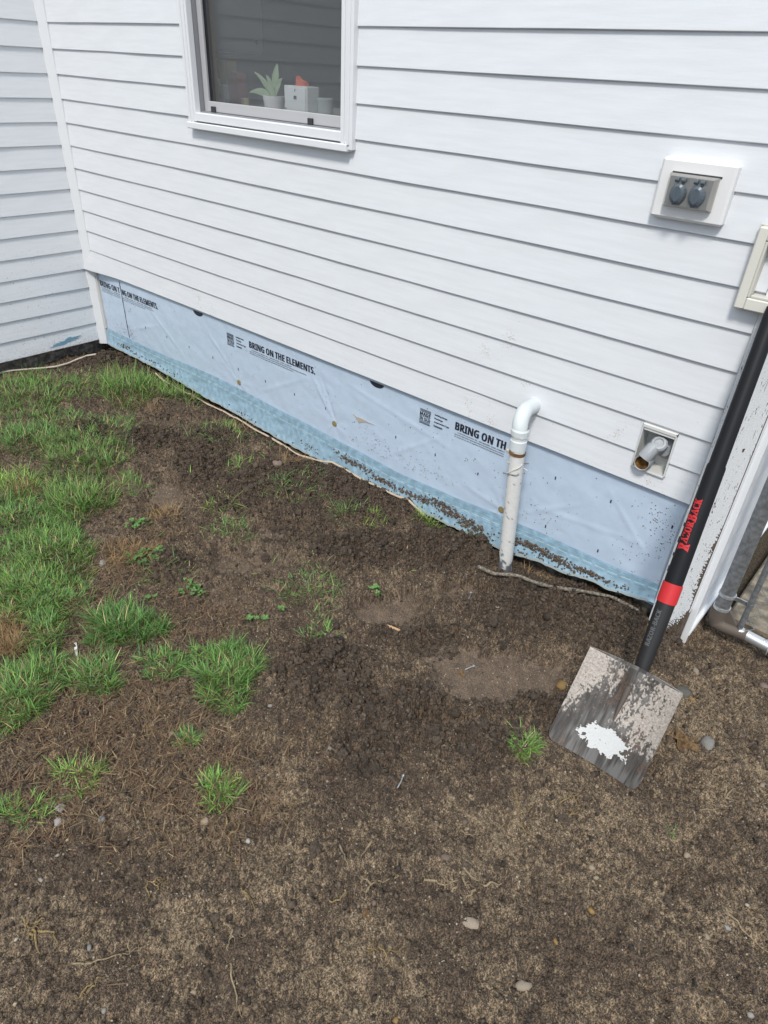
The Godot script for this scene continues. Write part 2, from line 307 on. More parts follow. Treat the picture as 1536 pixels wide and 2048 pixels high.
# ------------------------------------------------------------------ mesh helper
class Shape:
	var v := PackedVector3Array()
	var n := PackedVector3Array()
	var t := PackedVector2Array()
	var c := PackedColorArray()
	var i := PackedInt32Array()
	var col := Color(1, 1, 1)
	func vert(p: Vector3, nn: Vector3, uv := Vector2.ZERO) -> int:
		v.append(p); n.append(nn); t.append(uv); c.append(col)
		return v.size() - 1
	func tri(a: int, b: int, d: int) -> void:      # counter-clockwise seen from outside
		i.append(a); i.append(d); i.append(b)
	func quad(a: Vector3, b: Vector3, d: Vector3, e: Vector3, flip := false) -> void:
		var nn := (b - a).cross(d - a).normalized()
		if nn == Vector3.ZERO: nn = (d - a).cross(e - a).normalized()
		if flip: nn = -nn
		var k := vert(a, nn, Vector2(0, 0)); vert(b, nn, Vector2(1, 0)); vert(d, nn, Vector2(1, 1)); vert(e, nn, Vector2(0, 1))
		if flip:
			tri(k, k + 2, k + 1); tri(k, k + 3, k + 2)
		else:
			tri(k, k + 1, k + 2); tri(k, k + 2, k + 3)
	func face(pts: Array, center: Vector3) -> void:  # flat convex polygon turned away from center
		var a: Vector3 = pts[0]
		var nn := Vector3.ZERO
		for k in range(1, pts.size() - 1):
			nn += (pts[k] - a).cross(pts[k + 1] - a)
		nn = nn.normalized()
		var mid := Vector3.ZERO
		for p in pts: mid += p
		mid /= pts.size()
		var flip := nn.dot(mid - center) < 0.0
		if flip: nn = -nn
		var k0 := v.size()
		for p in pts: vert(p, nn, Vector2(p.x + p.z, p.y))
		for k in range(1, pts.size() - 1):
			if flip: tri(k0, k0 + k + 1, k0 + k)
			else: tri(k0, k0 + k, k0 + k + 1)
	func box(at: Vector3, size: Vector3, bevel := 0.002, basis := Basis.IDENTITY) -> void:
		var h := size * 0.5
		var b: float = min(bevel, min(h.x, min(h.y, h.z)) * 0.9)
		var hi := h - Vector3(b, b, b)
		var pt := func(sx: float, sy: float, sz: float, ax: int) -> Vector3:
			var p := Vector3(sx * hi.x, sy * hi.y, sz * hi.z)
			if ax == 0: p.x = sx * h.x
			elif ax == 1: p.y = sy * h.y
			else: p.z = sz * h.z
			return at + basis * p
		var S := [-1.0, 1.0]
		for s in S:
			face([pt.call(s, -1, -1, 0), pt.call(s, 1, -1, 0), pt.call(s, 1, 1, 0), pt.call(s, -1, 1, 0)], at)
			face([pt.call(-1, s, -1, 1), pt.call(1, s, -1, 1), pt.call(1, s, 1, 1), pt.call(-1, s, 1, 1)], at)
			face([pt.call(-1, -1, s, 2), pt.call(1, -1, s, 2), pt.call(1, 1, s, 2), pt.call(-1, 1, s, 2)], at)
			for r in S:
				face([pt.call(-1, s, r, 1), pt.call(1, s, r, 1), pt.call(1, s, r, 2), pt.call(-1, s, r, 2)], at)
				face([pt.call(s, -1, r, 0), pt.call(s, 1, r, 0), pt.call(s, 1, r, 2), pt.call(s, -1, r, 2)], at)
				face([pt.call(s, r, -1, 0), pt.call(s, r, 1, 0), pt.call(s, r, 1, 1), pt.call(s, r, -1, 1)], at)
				for q in S: face([pt.call(s, r, q, 0), pt.call(s, r, q, 1), pt.call(s, r, q, 2)], at)
	func tube(pts: Array, radii: Array, sides := 10, caps := true, squash := 1.0) -> void:
		var up := Vector3.UP
		var d0: Vector3 = (pts[1] - pts[0]).normalized()
		if abs(d0.dot(up)) > 0.9: up = Vector3.RIGHT
		var side := d0.cross(up).normalized()
		var k0 := v.size()
		var run := 0.0
		for k in pts.size():
			var d: Vector3
			if k == 0: d = pts[1] - pts[0]
			elif k == pts.size() - 1: d = pts[k] - pts[k - 1]
			else: d = (pts[k] - pts[k - 1]).normalized() + (pts[k + 1] - pts[k]).normalized()
			d = d.normalized()
			side = (side - d * side.dot(d)).normalized()
			var other := d.cross(side)
			if k > 0: run += pts[k].distance_to(pts[k - 1])
			for s in sides + 1:
				var a := TAU * s / sides
				var nn := side * cos(a) + other * sin(a) * squash
				vert(pts[k] + nn * radii[k], nn.normalized(), Vector2(float(s) / sides, run * 4.0))
		for k in pts.size() - 1:
			for s in sides:
				var a := k0 + k * (sides + 1) + s
				tri(a, a + 1, a + sides + 2); tri(a, a + sides + 2, a + sides + 1)
		if caps:
			for e in [0, pts.size() - 1]:
				var ring := []
				for s in sides: ring.append(v[k0 + e * (sides + 1) + s])
				face(ring, pts[1] if e == 0 else pts[e - 1])
	func lathe(at: Vector3, axis: Vector3, profile: Array, sides := 16, flat := false) -> void:   # profile: Vector2(radius, along)
		var d := axis.normalized()
		var up := Vector3.UP if abs(d.y) < 0.9 else Vector3.RIGHT
		var s1 := up.cross(d).normalized()
		var s2 := d.cross(s1)
		for k in profile.size() - 1:
			var p: Vector2 = profile[k]
			var q: Vector2 = profile[k + 1]
			var g := Vector2(q.y - p.y, p.x - q.x).normalized()
			var k0 := v.size()
			for s in sides + 1:
				var a := TAU * s / sides
				var o := s1 * cos(a) + s2 * sin(a)
				var nn := (o * g.x + d * g.y).normalized()
				vert(at + o * p.x + d * p.y, nn, Vector2(float(s) / sides, p.y * 8.0)); vert(at + o * q.x + d * q.y, nn, Vector2(float(s) / sides, q.y * 8.0))
			for s in sides:
				var a := k0 + s * 2
				tri(a, a + 2, a + 3); tri(a, a + 3, a + 1)
	func prism(poly: PackedVector2Array, o: Vector3, ax: Vector3, ay: Vector3, depth: float) -> void:
		var az := ax.cross(ay).normalized()
		if Geometry2D.is_polygon_clockwise(poly): poly.reverse()
		var ix := Geometry2D.triangulate_polygon(poly)
		for side in [0.0, 1.0]:
			var k0 := v.size()
			for p in poly: vert(o + ax * p.x + ay * p.y + az * depth * side, az if side > 0.5 else -az, p)
			for k in range(0, ix.size(), 3):
				var a := ix[k]; var b := ix[k + 1]; var d := ix[k + 2]
				var ccw: bool = (poly[b] - poly[a]).cross(poly[d] - poly[a]) > 0.0
				if ccw == (side > 0.5): tri(k0 + a, k0 + b, k0 + d)
				else: tri(k0 + a, k0 + d, k0 + b)
		for k in poly.size():
			var p := o + ax * poly[k].x + ay * poly[k].y
			var q2: Vector2 = poly[(k + 1) % poly.size()]
			var q := o + ax * q2.x + ay * q2.y
			quad(p, q, q + az * depth, p + az * depth)
	func mesh(colors := false) -> ArrayMesh:
		var a := []
		a.resize(Mesh.ARRAY_MAX)
		a[Mesh.ARRAY_VERTEX] = v; a[Mesh.ARRAY_NORMAL] = n; a[Mesh.ARRAY_TEX_UV] = t; a[Mesh.ARRAY_INDEX] = i
		if colors: a[Mesh.ARRAY_COLOR] = c
		var m := ArrayMesh.new()
		m.add_surface_from_arrays(Mesh.PRIMITIVE_TRIANGLES, a)
		return m

# ------------------------------------------------------------------ node helpers
func numbered(called: String) -> String:
	if not taken.has(called):
		taken[called] = 0
		return called
	taken[called] += 1
	return "%s_%03d" % [called, taken[called]]
func put(s: Shape, called: String, m: Material, parent: Node = null, colors := false) -> MeshInstance3D:
	var o := MeshInstance3D.new()
	o.mesh = s.mesh(colors)
	o.material_override = m
	if parent == null:
		o.name = numbered(called); add_child(o)
	else:
		o.name = called; parent.add_child(o, true)
	return o
func tag(o: Node, label: String, category: String, group := "", kind := "") -> Node:
	if label: o.set_meta("label", label)
	if category: o.set_meta("category", category)
	if group: o.set_meta("group", group)
	if kind: o.set_meta("kind", kind)
	return o
func thing(called: String, label: String, category: String, at := Vector3.ZERO, group := "") -> Node3D:
	var o := Node3D.new()
	o.name = numbered(called); add_child(o); o.position = at
	return tag(o, label, category, group)
func lin(r: float, g: float, b: float) -> Color: return Color(r, g, b).linear_to_srgb()
func mat(called: String, c: Color, rough := 0.6, metal := 0.0) -> StandardMaterial3D:      # c: linear base colour
	if mats.has(called): return mats[called]
	var m := StandardMaterial3D.new()
	m.resource_name = called
	m.albedo_color = c.linear_to_srgb()
	m.roughness = rough; m.metallic = metal
	mats[called] = m
	return m
func vmat(called: String, rough := 0.8) -> StandardMaterial3D:
	var m := mat(called, Color(1, 1, 1), rough)
	m.vertex_color_use_as_albedo = true
	return m
func noise(f: float, s: int, oct := 4, type := FastNoiseLite.TYPE_SIMPLEX_SMOOTH) -> FastNoiseLite:
	var q := FastNoiseLite.new()
	q.noise_type = type; q.frequency = f; q.seed = s
	q.fractal_type = FastNoiseLite.FRACTAL_FBM if oct > 1 else FastNoiseLite.FRACTAL_NONE
	q.fractal_octaves = oct
	return q
func image_from(w: int, h: int, f: Callable) -> ImageTexture:
	var im := Image.create(w, h, false, Image.FORMAT_RGBA8)
	for y in h:
		for x in w: im.set_pixel(x, y, f.call(x, y))
	return ImageTexture.create_from_image(im)
func ntex(size: int, f: float, s: int, lo: float, hi: float, oct := 5, type := FastNoiseLite.TYPE_SIMPLEX_SMOOTH) -> NoiseTexture2D:
	var t := NoiseTexture2D.new()
	t.width = size; t.height = size; t.seamless = true
	t.noise = noise(f, s, oct, type)
	var g := Gradient.new()
	g.set_color(0, Color(lo, lo, lo)); g.set_color(1, Color(hi, hi, hi))
	t.color_ramp = g
	return t
func bumpy(m: StandardMaterial3D, t: Texture2D, cm: float) -> void:
	m.heightmap_enabled = true; m.heightmap_texture = t; m.heightmap_scale = cm
func smooth(a: float, b: float, x: float) -> float:
	var t: float = clamp((x - a) / (b - a), 0.0, 1.0)
	return t * t * (3.0 - 2.0 * t)

# lettering: a TextMesh fitted into w by h and mapped through f(x, y, out) -> Vector3
var fonts := {}
func lettering(s: Shape, words: String, w: float, h: float, f: Callable, bold := true, serif := false) -> void:
	var key := str(bold) + str(serif)
	if not fonts.has(key):
		var sf := SystemFont.new()
		sf.font_names = PackedStringArray(["Droid Serif" if serif else "Droid Sans"])
		sf.font_weight = 700 if bold else 400
		fonts[key] = sf
	var tm := TextMesh.new()
	tm.font = fonts[key]; tm.text = words; tm.font_size = 48; tm.pixel_size = 0.01; tm.depth = 0.0; tm.curve_step = 3.0
	var a := tm.get_mesh_arrays()
	var p: PackedVector3Array = a[Mesh.ARRAY_VERTEX]
	var ix: PackedInt32Array = a[Mesh.ARRAY_INDEX]
	if p.is_empty(): return
	var lo := p[0]; var hi := p[0]
	for q in p:
		lo = lo.min(q); hi = hi.max(q)
	for heavy in ([-1, 0, 1] if bold and h > 0.008 else [0]):      # heavy type: three strikes side by side
		var k0 := s.v.size()
		for q in p:
			var x: float = (q.x - lo.x) / (hi.x - lo.x) * w + heavy * h * 0.045
			var y := (q.y - lo.y) / (hi.y - lo.y) * h
			var at: Vector3 = f.call(x, y)
			var nn: Vector3 = (f.call(x + 0.001, y) - at).cross(f.call(x, y + 0.001) - at).normalized()
			s.vert(at + nn * heavy * 0.0002, nn, Vector2(x, y))
		for k in range(0, ix.size(), 3):
			s.i.append(k0 + ix[k]); s.i.append(k0 + ix[k + 1]); s.i.append(k0 + ix[k + 2])

# ------------------------------------------------------------------ soil
const MX0 := -0.4
const MZ0 := -0.5
const MSTEP := 0.02
const MW := 260
const MH := 160
var masks := {}
func raster(blobs: Array) -> PackedFloat32Array:
	var m := PackedFloat32Array()
	m.resize(MW * MH)
	for b in blobs:
		var det: float = b[2] * b[5] - b[4] * b[3]
		var ex: float = (abs(b[2]) + abs(b[4])) * 1.4
		var ez: float = (abs(b[3]) + abs(b[5])) * 1.4
		for gz in range(max(0, int((b[1] - ez - MZ0) / MSTEP)), min(MH, int((b[1] + ez - MZ0) / MSTEP) + 2)):
			for gx in range(max(0, int((b[0] - ex - MX0) / MSTEP)), min(MW, int((b[0] + ex - MX0) / MSTEP) + 2)):
				var dx: float = MX0 + gx * MSTEP - b[0]
				var dz: float = MZ0 + gz * MSTEP - b[1]
				var p: float = (dx * b[5] - dz * b[4]) / det
				var q: float = (dz * b[2] - dx * b[3]) / det
				var r := sqrt(p * p + q * q)
				var w: float = smooth(1.35, 0.55, r) * b[b.size() - 1] if b.size() == 7 else smooth(1.35, 0.55, r)
				m[gz * MW + gx] = max(m[gz * MW + gx], w)
	return m
func look(m: PackedFloat32Array, x: float, z: float) -> float:
	var fx: float = clamp((x - MX0) / MSTEP, 0.0, MW - 1.01)
	var fz: float = clamp((z - MZ0) / MSTEP, 0.0, MH - 1.01)
	var a := int(fx); var b := int(fz)
	fx -= a; fz -= b
	var k := b * MW + a
	return lerpf(lerpf(m[k], m[k + 1], fx), lerpf(m[k + MW], m[k + MW + 1], fx), fz)
var nclod := noise(36.0, 7, 3, FastNoiseLite.TYPE_SIMPLEX)
var nfine := noise(72.0, 8, 1, FastNoiseLite.TYPE_SIMPLEX)
var ngrain := noise(96.0, 8, 2, FastNoiseLite.TYPE_SIMPLEX)
var ncell := cells(27.0, 51)
var ncell2 := cells(60.0, 52)
var nbroad := noise(2.2, 9, 3)
var nwarp := noise(9.0, 10, 3)
var nmid := noise(14.0, 12, 3)
var gheights := PackedFloat32Array()
const GX0 := -0.30
const GZ0 := -0.32
const GS := 0.005
const GW := 960
const GH := 505
func cells(f: float, s: int) -> FastNoiseLite:
	var q := noise(f, s, 1, FastNoiseLite.TYPE_CELLULAR)
	q.cellular_return_type = FastNoiseLite.RETURN_DISTANCE
	q.cellular_jitter = 1.0
	return q
func soil_height(x: float, z: float) -> float:
	var wx := x + nwarp.get_noise_2d(x, z) * 0.05
	var wz := z + nwarp.get_noise_2d(z + 31.0, x - 17.0) * 0.05
	var clod := look(masks.clod, wx, wz)
	var even := look(masks.smooth, wx, wz)
	var that := look(masks.thatch, wx, wz)
	var lawn := look(masks.lawn, wx, wz)
	var edge_n := nclod.get_noise_2d(x * 0.6, z * 0.6)
	even = smooth(0.18, 0.72, even + edge_n * 0.12)
	var y := GROUND + nbroad.get_noise_2d(x, z) * 0.016
	y += nmid.get_noise_2d(x, z) * 0.016 * (1.0 - 0.75 * even)
	y += nclod.get_noise_2d(x * 1.1 + 4.0, z * 1.1) * 0.0045 * (1.0 - even)
	var lump := nclod.get_noise_2d(x, z)
	var jx := x + nfine.get_noise_2d(x * 0.5, z * 0.5) * 0.006
	var jz := z + nfine.get_noise_2d(z * 0.5 + 3.0, x * 0.5) * 0.006
	var d1 := ncell.get_noise_2d(jx, jz) + 1.0
	var d2 := ncell2.get_noise_2d(jx, jz) + 1.0
	var l1: float = max(0.0, 1.0 - d1 * d1 * 1.6)
	var l2: float = max(0.0, 1.0 - d2 * d2 * 1.6)
	var pick: float = clamp(0.35 + nmid.get_noise_2d(x * 1.5 + 2.0, z * 1.5) * 2.0, 0.0, 1.0)
	y += clod * (1.0 - 0.7 * even) * (0.022 + 0.017 * lump + 0.022 * l1 * pick + 0.008 * l2 + 0.045 * nmid.get_noise_2d(x * 0.6, z * 0.6))
	y += (1.0 - clod) * (1.0 - even) * (0.0030 * l2 * pick + 0.006 * l1 * smooth(0.75, 1.0, pick))
	y += (1.0 - even) * 0.012 * min(0.0, nclod.get_noise_2d(x * 0.7 + 9.0, z * 0.7) + 0.30)
	y += nfine.get_noise_2d(x, z) * lerpf(0.0036, 0.0009, even) * (1.0 + that * 0.6)
	y -= even * 0.036
	y += lawn * 0.012
	# the shovel's edge has been set down on level soil
	y = lerpf(y, -0.462, exp(-pow((x - 3.515) / 0.16, 4.0) - pow((z - 0.64) / 0.05, 2.0)))
	# trench scraped along the wall under the wrap
	var along := smooth(0.25, 0.8, x) * smooth(3.45, 2.9, x)
	y -= along * 0.042 * clampf(0.95 + 0.7 * nmid.get_noise_2d(x * 0.5, 7.0), 0.7, 1.2) * exp(-pow(max(z, 0.0) / 0.075, 2.0))
	y -= 0.02 * exp(-pow(z / 0.1, 2.0)) * smooth(0.8, 0.2, x)
	y -= smooth(0.25, 0.0, x) * 0.03
	y -= smooth(3.44, 3.52, x) * smooth(0.06, -0.05, z) * 0.035
	return y
func soil(x: float, z: float) -> float:
	var fx: float = clamp((x - GX0) / GS, 0.0, GW - 1.01)
	var fz: float = clamp((z - GZ0) / GS, 0.0, GH - 1.01)
	var a := int(fx); var b := int(fz)
	fx -= a; fz -= b
	var k := b * GW + a
	return lerpf(lerpf(gheights[k], gheights[k + 1], fx), lerpf(gheights[k + GW], gheights[k + GW + 1], fx), fz)
func soil_material() -> StandardMaterial3D:
	if mats.has("soil"): return mats.soil
	var m := vmat("soil", 0.92)
	var na := noise(0.11, 21, 3, FastNoiseLite.TYPE_SIMPLEX)
	var nb := noise(0.30, 22, 2, FastNoiseLite.TYPE_SIMPLEX)
	var nc := noise(0.035, 23, 4, FastNoiseLite.TYPE_SIMPLEX)
	var ia := na.get_seamless_image(1024, 1024)
	var ib := nb.get_seamless_image(1024, 1024)
	var ic := nc.get_seamless_image(1024, 1024)
	ia.convert(Image.FORMAT_L8); ib.convert(Image.FORMAT_L8); ic.convert(Image.FORMAT_L8)
	var da := ia.get_data(); var db := ib.get_data(); var dc := ic.get_data()
	var px := PackedByteArray(); px.resize(1024 * 1024 * 3)
	var hp := PackedByteArray(); hp.resize(1024 * 1024)
	var r2 := RandomNumberGenerator.new(); r2.seed = 5
	for k in 1024 * 1024:
		var a := da[k] / 255.0; var b := db[k] / 255.0; var c := dc[k] / 255.0
		var g := 0.38 + 0.80 * (a - 0.5) + 0.45 * (c - 0.5) + 0.75 * (b - 0.5) + r2.randf_range(-0.12, 0.12)
		g = clamp(g, 0.07, 1.0)
		var warm := 1.0
		if b > 0.66 and a > 0.54: g = min(1.0, g + 0.45); warm = 0.95
		var sr := pow(g, 1.0 / 2.2) * 255.0
		px[k * 3] = int(clamp(sr, 0.0, 255.0)); px[k * 3 + 1] = int(clamp(sr * warm, 0.0, 255.0)); px[k * 3 + 2] = int(clamp(sr * warm * 0.98, 0.0, 255.0))
		hp[k] = int(clamp((0.5 * a + 0.5 * b) * 255.0, 0.0, 255.0))
	m.albedo_texture = ImageTexture.create_from_image(Image.create_from_data(1024, 1024, false, Image.FORMAT_RGB8, px))
	bumpy(m, ImageTexture.create_from_image(Image.create_from_data(1024, 1024, false, Image.FORMAT_L8, hp)), 0.45)
	return m
func build_soil() -> void:
	masks.clod = raster(CLOD); masks.smooth = raster(SMOOTH); masks.dry = raster(DRY); masks.damp = raster(DAMP); masks.thatch = raster(THATCH)
	var lw := []
	for b in LAWN: lw.append([b[0], b[1], b[2], b[3], b[4], b[5], 1.0])
	masks.lawn = raster(lw)
	gheights.resize(GW * GH)
	for gz in GH:
		for gx in GW: gheights[gz * GW + gx] = soil_height(GX0 + gx * GS, GZ0 + gz * GS)
	var v := PackedVector3Array(); var n := PackedVector3Array(); var t := PackedVector2Array(); var c := PackedColorArray(); var ix := PackedInt32Array()
	var evens := PackedFloat32Array(); evens.resize(GW * GH)
	v.resize(GW * GH); n.resize(GW * GH); t.resize(GW * GH); c.resize(GW * GH)
	var ndry := noise(7.0, 41, 5)
	var npatch := noise(22.0, 42, 4)
	for gz in GH:
		for gx in GW:
			var k := gz * GW + gx
			var x := GX0 + gx * GS; var z := GZ0 + gz * GS
			var y := gheights[k]
			if gx == 0 or gz == 0 or gx == GW - 1 or gz == GH - 1: y = GROUND - 0.12
			v[k] = Vector3(x, y, z)
			var hx: float = gheights[gz * GW + min(gx + 1, GW - 1)] - gheights[gz * GW + max(gx - 1, 0)]
			var hz: float = gheights[min(gz + 1, GH - 1) * GW + gx] - gheights[max(gz - 1, 0) * GW + gx]
			n[k] = Vector3(-hx, 2.0 * GS, -hz).normalized()
			t[k] = Vector2(x / 0.62, z / 0.62)
			var wx := x + nwarp.get_noise_2d(x, z) * 0.06
			var wz := z + nwarp.get_noise_2d(z + 31.0, x - 17.0) * 0.06
			var pd := ndry.get_noise_2d(x, z)
			var pp := npatch.get_noise_2d(x, z)
			var fine := ngrain.get_noise_2d(x, z)
			var dry: float = clamp(look(masks.dry, wx, wz) * 0.65 + pd * 0.8 + pp * 0.6 + fine * 0.7 - look(masks.damp, wx, wz) * 0.7 + 0.14, 0.0, 1.0)
			var clod := look(masks.clod, wx, wz)
			var even := look(masks.smooth, wx, wz)
			var that := look(masks.thatch, wx, wz)
			evens[k] = even * (1.0 - clod * 0.5) + nclod.get_noise_2d(x * 0.6, z * 0.6) * 0.22 + fine * 0.15 + 0.04
			dry *= (1.0 - 0.85 * clod) * (1.0 - 0.7 * even)
			var base := Color(0.080, 0.058, 0.043).lerp(Color(0.190, 0.148, 0.106), dry)
			base = base.lerp(Color(0.070, 0.047, 0.033), clod * 0.8)
			base = base.lerp(Color(0.122, 0.089, 0.066), even * 0.9 * clamp(0.8 + pp * 0.5, 0.0, 1.0))
			base = base.lerp(Color(0.105, 0.073, 0.046), that * 0.6 * clamp(0.6 + pp * 1.2, 0.0, 1.0))
			base *= 1.0 + 0.22 * pp + 0.30 * fine
			base = Color(base.r * 1.03, base.g * 0.985, base.b * 0.90)
			c[k] = Color(base.r / 0.42, base.g / 0.42, base.b / 0.42)
	var trod := PackedInt32Array()
	for gz in GH - 1:
		for gx in GW - 1:
			var k := gz * GW + gx
			var six := PackedInt32Array([k, k + 1, k + GW + 1, k, k + GW + 1, k + GW])
			if evens[k] > 0.5: trod.append_array(six)
			else: ix.append_array(six)
	var s := Shape.new()
	s.v = v; s.n = n; s.t = t; s.c = c; s.i = ix
	var ground := put(s, "ground", soil_material(), null, true)
	tag(ground, "", "", "", "structure")
	var s2 := Shape.new()
	s2.v = v; s2.n = n; s2.t = t; s2.c = c; s2.i = trod
	var tm := vmat("trodden_soil", 0.72)
	tm.albedo_texture = ntex(1024, 0.12, 25, 0.42, 0.90, 4, FastNoiseLite.TYPE_SIMPLEX)
	bumpy(tm, ntex(1024, 0.06, 26, 0.0, 1.0, 4), 0.10)
	put(s2, "trodden_patch", tm, ground, true)
	# the yard goes on beyond the worked patch
	var far := Shape.new()
	far.col = Color(0.2, 0.16, 0.11)
	var yy := GROUND - 0.085
	far.quad(Vector3(-60, yy, 60), Vector3(60, yy, 60), Vector3(60, yy, -60), Vector3(-60, yy, -60))
	for k in far.t.size(): far.t[k] = far.t[k] * 190.0
	tag(put(far, "yard", soil_material(), null, true), "", "", "", "structure")
func rock(r: RandomNumberGenerator, rough := 0.25) -> ArrayMesh:      # a small lumpy stone of radius 1, 80 faces
	var s := Shape.new()
	var rings := 5; var seg := 9
	var q := noise(0.9, r.randi() % 9999, 2)
	var pt := func(a: int, b: int) -> Vector3:
		var th := PI * a / rings; var ph := TAU * (b % seg) / seg
		var d := Vector3(sin(th) * cos(ph), cos(th), sin(th) * sin(ph))
		return d * (1.0 + rough * 1.6 * q.get_noise_3dv(d * 1.3))
	for a in rings + 1:
		for b in seg + 1:
			var p: Vector3 = pt.call(a, b)
			s.vert(p, p.normalized(), Vector2(float(b) / seg, float(a) / rings))
	for a in rings:
		for b in seg:
			var k := a * (seg + 1) + b
			s.tri(k, k + 1, k + seg + 2); s.tri(k, k + seg + 2, k + seg + 1)
	# outward normals and winding checked against the centre
	var m := s.mesh()
	var st := SurfaceTool.new()
	st.create_from(m, 0)
	return st.commit()
func clod_mesh(r: RandomNumberGenerator) -> ArrayMesh:      # a finer, knobbly lump of radius 1
	var s := Shape.new()
	var rings := 14; var seg := 22
	var q := noise(1.1, r.randi() % 9999, 4)
	for a in rings + 1:
		for b in seg + 1:
			var th := PI * a / rings; var ph := TAU * (b % seg) / seg
			var d := Vector3(sin(th) * cos(ph), cos(th), sin(th) * sin(ph))
			var p: Vector3 = d * (1.0 + 0.75 * q.get_noise_3dv(d * 1.2) + 0.25 * abs(q.get_noise_3dv(d * 4.0)))
			s.vert(p, d)
	for a in rings:
		for b in seg:
			var k := a * (seg + 1) + b
			s.tri(k, k + 1, k + seg + 2); s.tri(k, k + seg + 2, k + seg + 1)
	return angular(s.mesh())
func angular(mesh: ArrayMesh) -> ArrayMesh:      # the same stone with flat facets
	var st := SurfaceTool.new()
	st.create_from(mesh, 0)
	st.deindex()
	st.set_smooth_group(-1)
	var a := st.commit_to_arrays()
	var p: PackedVector3Array = a[Mesh.ARRAY_VERTEX]
	var s := Shape.new()
	for k in range(0, p.size(), 3):
		if (p[k + 1] - p[k]).cross(p[k + 2] - p[k]).length() > 0.00001: s.face([p[k], p[k + 1], p[k + 2]], Vector3.ZERO)
	return s.mesh()
func scatter(called: String, mesh: Mesh, m: Material, spots: Array, tints: Array, label: String, category: String) -> void:
	var mm := MultiMesh.new()
	mm.transform_format = MultiMesh.TRANSFORM_3D
	mm.use_colors = true
	mm.mesh = mesh
	mm.instance_count = spots.size()
	for k in spots.size():
		mm.set_instance_transform(k, spots[k]); mm.set_instance_color(k, tints[k])
	var o := MultiMeshInstance3D.new()
	o.multimesh = mm; o.material_override = m
	o.name = numbered(called); add_child(o)
	tag(o, label, category, "", "stuff")
func turned(r: RandomNumberGenerator, size: Vector3) -> Basis:
	return Basis.from_euler(Vector3(r.randf() * TAU, r.randf() * TAU, r.randf() * TAU)).scaled(Vector3.ONE) * Basis.from_scale(size)
func build_crumbs() -> void:
	var r := RandomNumberGenerator.new(); r.seed = 77
	var m := vmat("crumb", 0.95)
	m.albedo_texture = ntex(256, 0.03, 28, 0.45, 1.0, 5)
	m.uv1_triplanar = true; m.uv1_world_triplanar = true; m.uv1_scale = Vector3(22, 22, 22)
	var variants := 3
	for w in variants:
		var mesh := angular(rock(r, 0.8)) if w == 1 else rock(r, 0.6)
		var spots := []; var tints := []
		var tries := 0
		while spots.size() < 24000 and tries < 500000:
			tries += 1
			var x := r.randf_range(0.02, 4.3); var z := r.randf_range(0.0, 1.9)
			var wx := x + nwarp.get_noise_2d(x, z) * 0.05
			var wz := z + nwarp.get_noise_2d(z + 31.0, x - 17.0) * 0.05
			var p: float = look(masks.clod, wx, wz) * clamp(0.5 + nmid.get_noise_2d(x * 2.0, z * 2.0) * 1.6, 0.05, 1.0) + 0.02 * (1.0 - look(masks.smooth, wx, wz)) + (0.6 * exp(-pow(z / 0.05, 2.0)) if x > 0.4 and x < 3.45 else 0.0)
			if r.randf() > p: continue
			var size: float = 0.0015 + 0.0056 * pow(r.randf(), 3.0)
			if r.randf() < 0.02: size *= 1.8
			spots.append(Transform3D(turned(r, Vector3(size, size * r.randf_range(0.6, 1.0), size * r.randf_range(0.7, 1.1))), Vector3(x, soil(x, z) + size * 0.35, z)))
			var g := r.randf_range(0.65, 2.0)
			tints.append(Color(0.104 * g, 0.076 * g, 0.053 * g))
		scatter("soil_crumbs", mesh, m, spots, tints, ["fine dark crumbs of freshly dug soil", "rounded dark soil crumbs spread over the dug patch", "coarse dark soil crumbs piled in the dug patch"][w], "soil")
	# clods: lumps of a centimetre or three, half bedded in the dug soil
	for w in 3:
		var mesh := clod_mesh(r)
		var spots := []; var tints := []
		var tries := 0
		while spots.size() < 230 and tries < 60000:
			tries += 1
			var x := r.randf_range(0.2, 3.6); var z := r.randf_range(0.02, 1.3)
			if r.randf() > look(masks.clod, x, z) * 0.9 + 0.015: continue
			var size: float = 0.005 + 0.013 * pow(r.randf(), 2.5)
			spots.append(Transform3D(turned(r, Vector3(size, size * r.randf_range(0.6, 0.9), size * r.randf_range(0.7, 1.1))), Vector3(x, soil(x, z) + size * 0.15, z)))
			var g := r.randf_range(0.8, 1.5)
			tints.append(Color(0.106 * g, 0.077 * g, 0.054 * g))
		scatter("soil_clods", mesh, m, spots, tints, ["lumpy brown clods bedded in the dug soil", "broken brown clods lying on the dug soil", "knobbly brown clods turned up in the dug soil"][w], "soil")
	var gm := vmat("grit", 0.8)
	var spots := []; var tints := []
	var mesh := rock(r, 0.35)
	for k in 38000:
		var x := r.randf_range(0.4, 4.4); var z := r.randf_range(0.02, 2.1)
		var wet: float = look(masks.clod, x, z) + look(masks.lawn, x, z)
		if r.randf() < wet * 0.85: continue
		var size: float = 0.0009 + 0.0017 * pow(r.randf(), 3.0)
		if r.randf() < 0.012: size *= 2.2
		spots.append(Transform3D(turned(r, Vector3(size, size * 0.7, size)), Vector3(x, soil(x, z) + size * 0.3, z)))
		var g := r.randf_range(0.5, 1.0)
		tints.append([Color(0.34, 0.26, 0.17), Color(0.40, 0.35, 0.28), Color(0.26, 0.17, 0.11), Color(0.05, 0.036, 0.027), Color(0.38, 0.30, 0.19)][r.randi() % 5] * g)
	scatter("grit", mesh, gm, spots, tints, "tan and grey grit strewn over the bare soil", "grit")

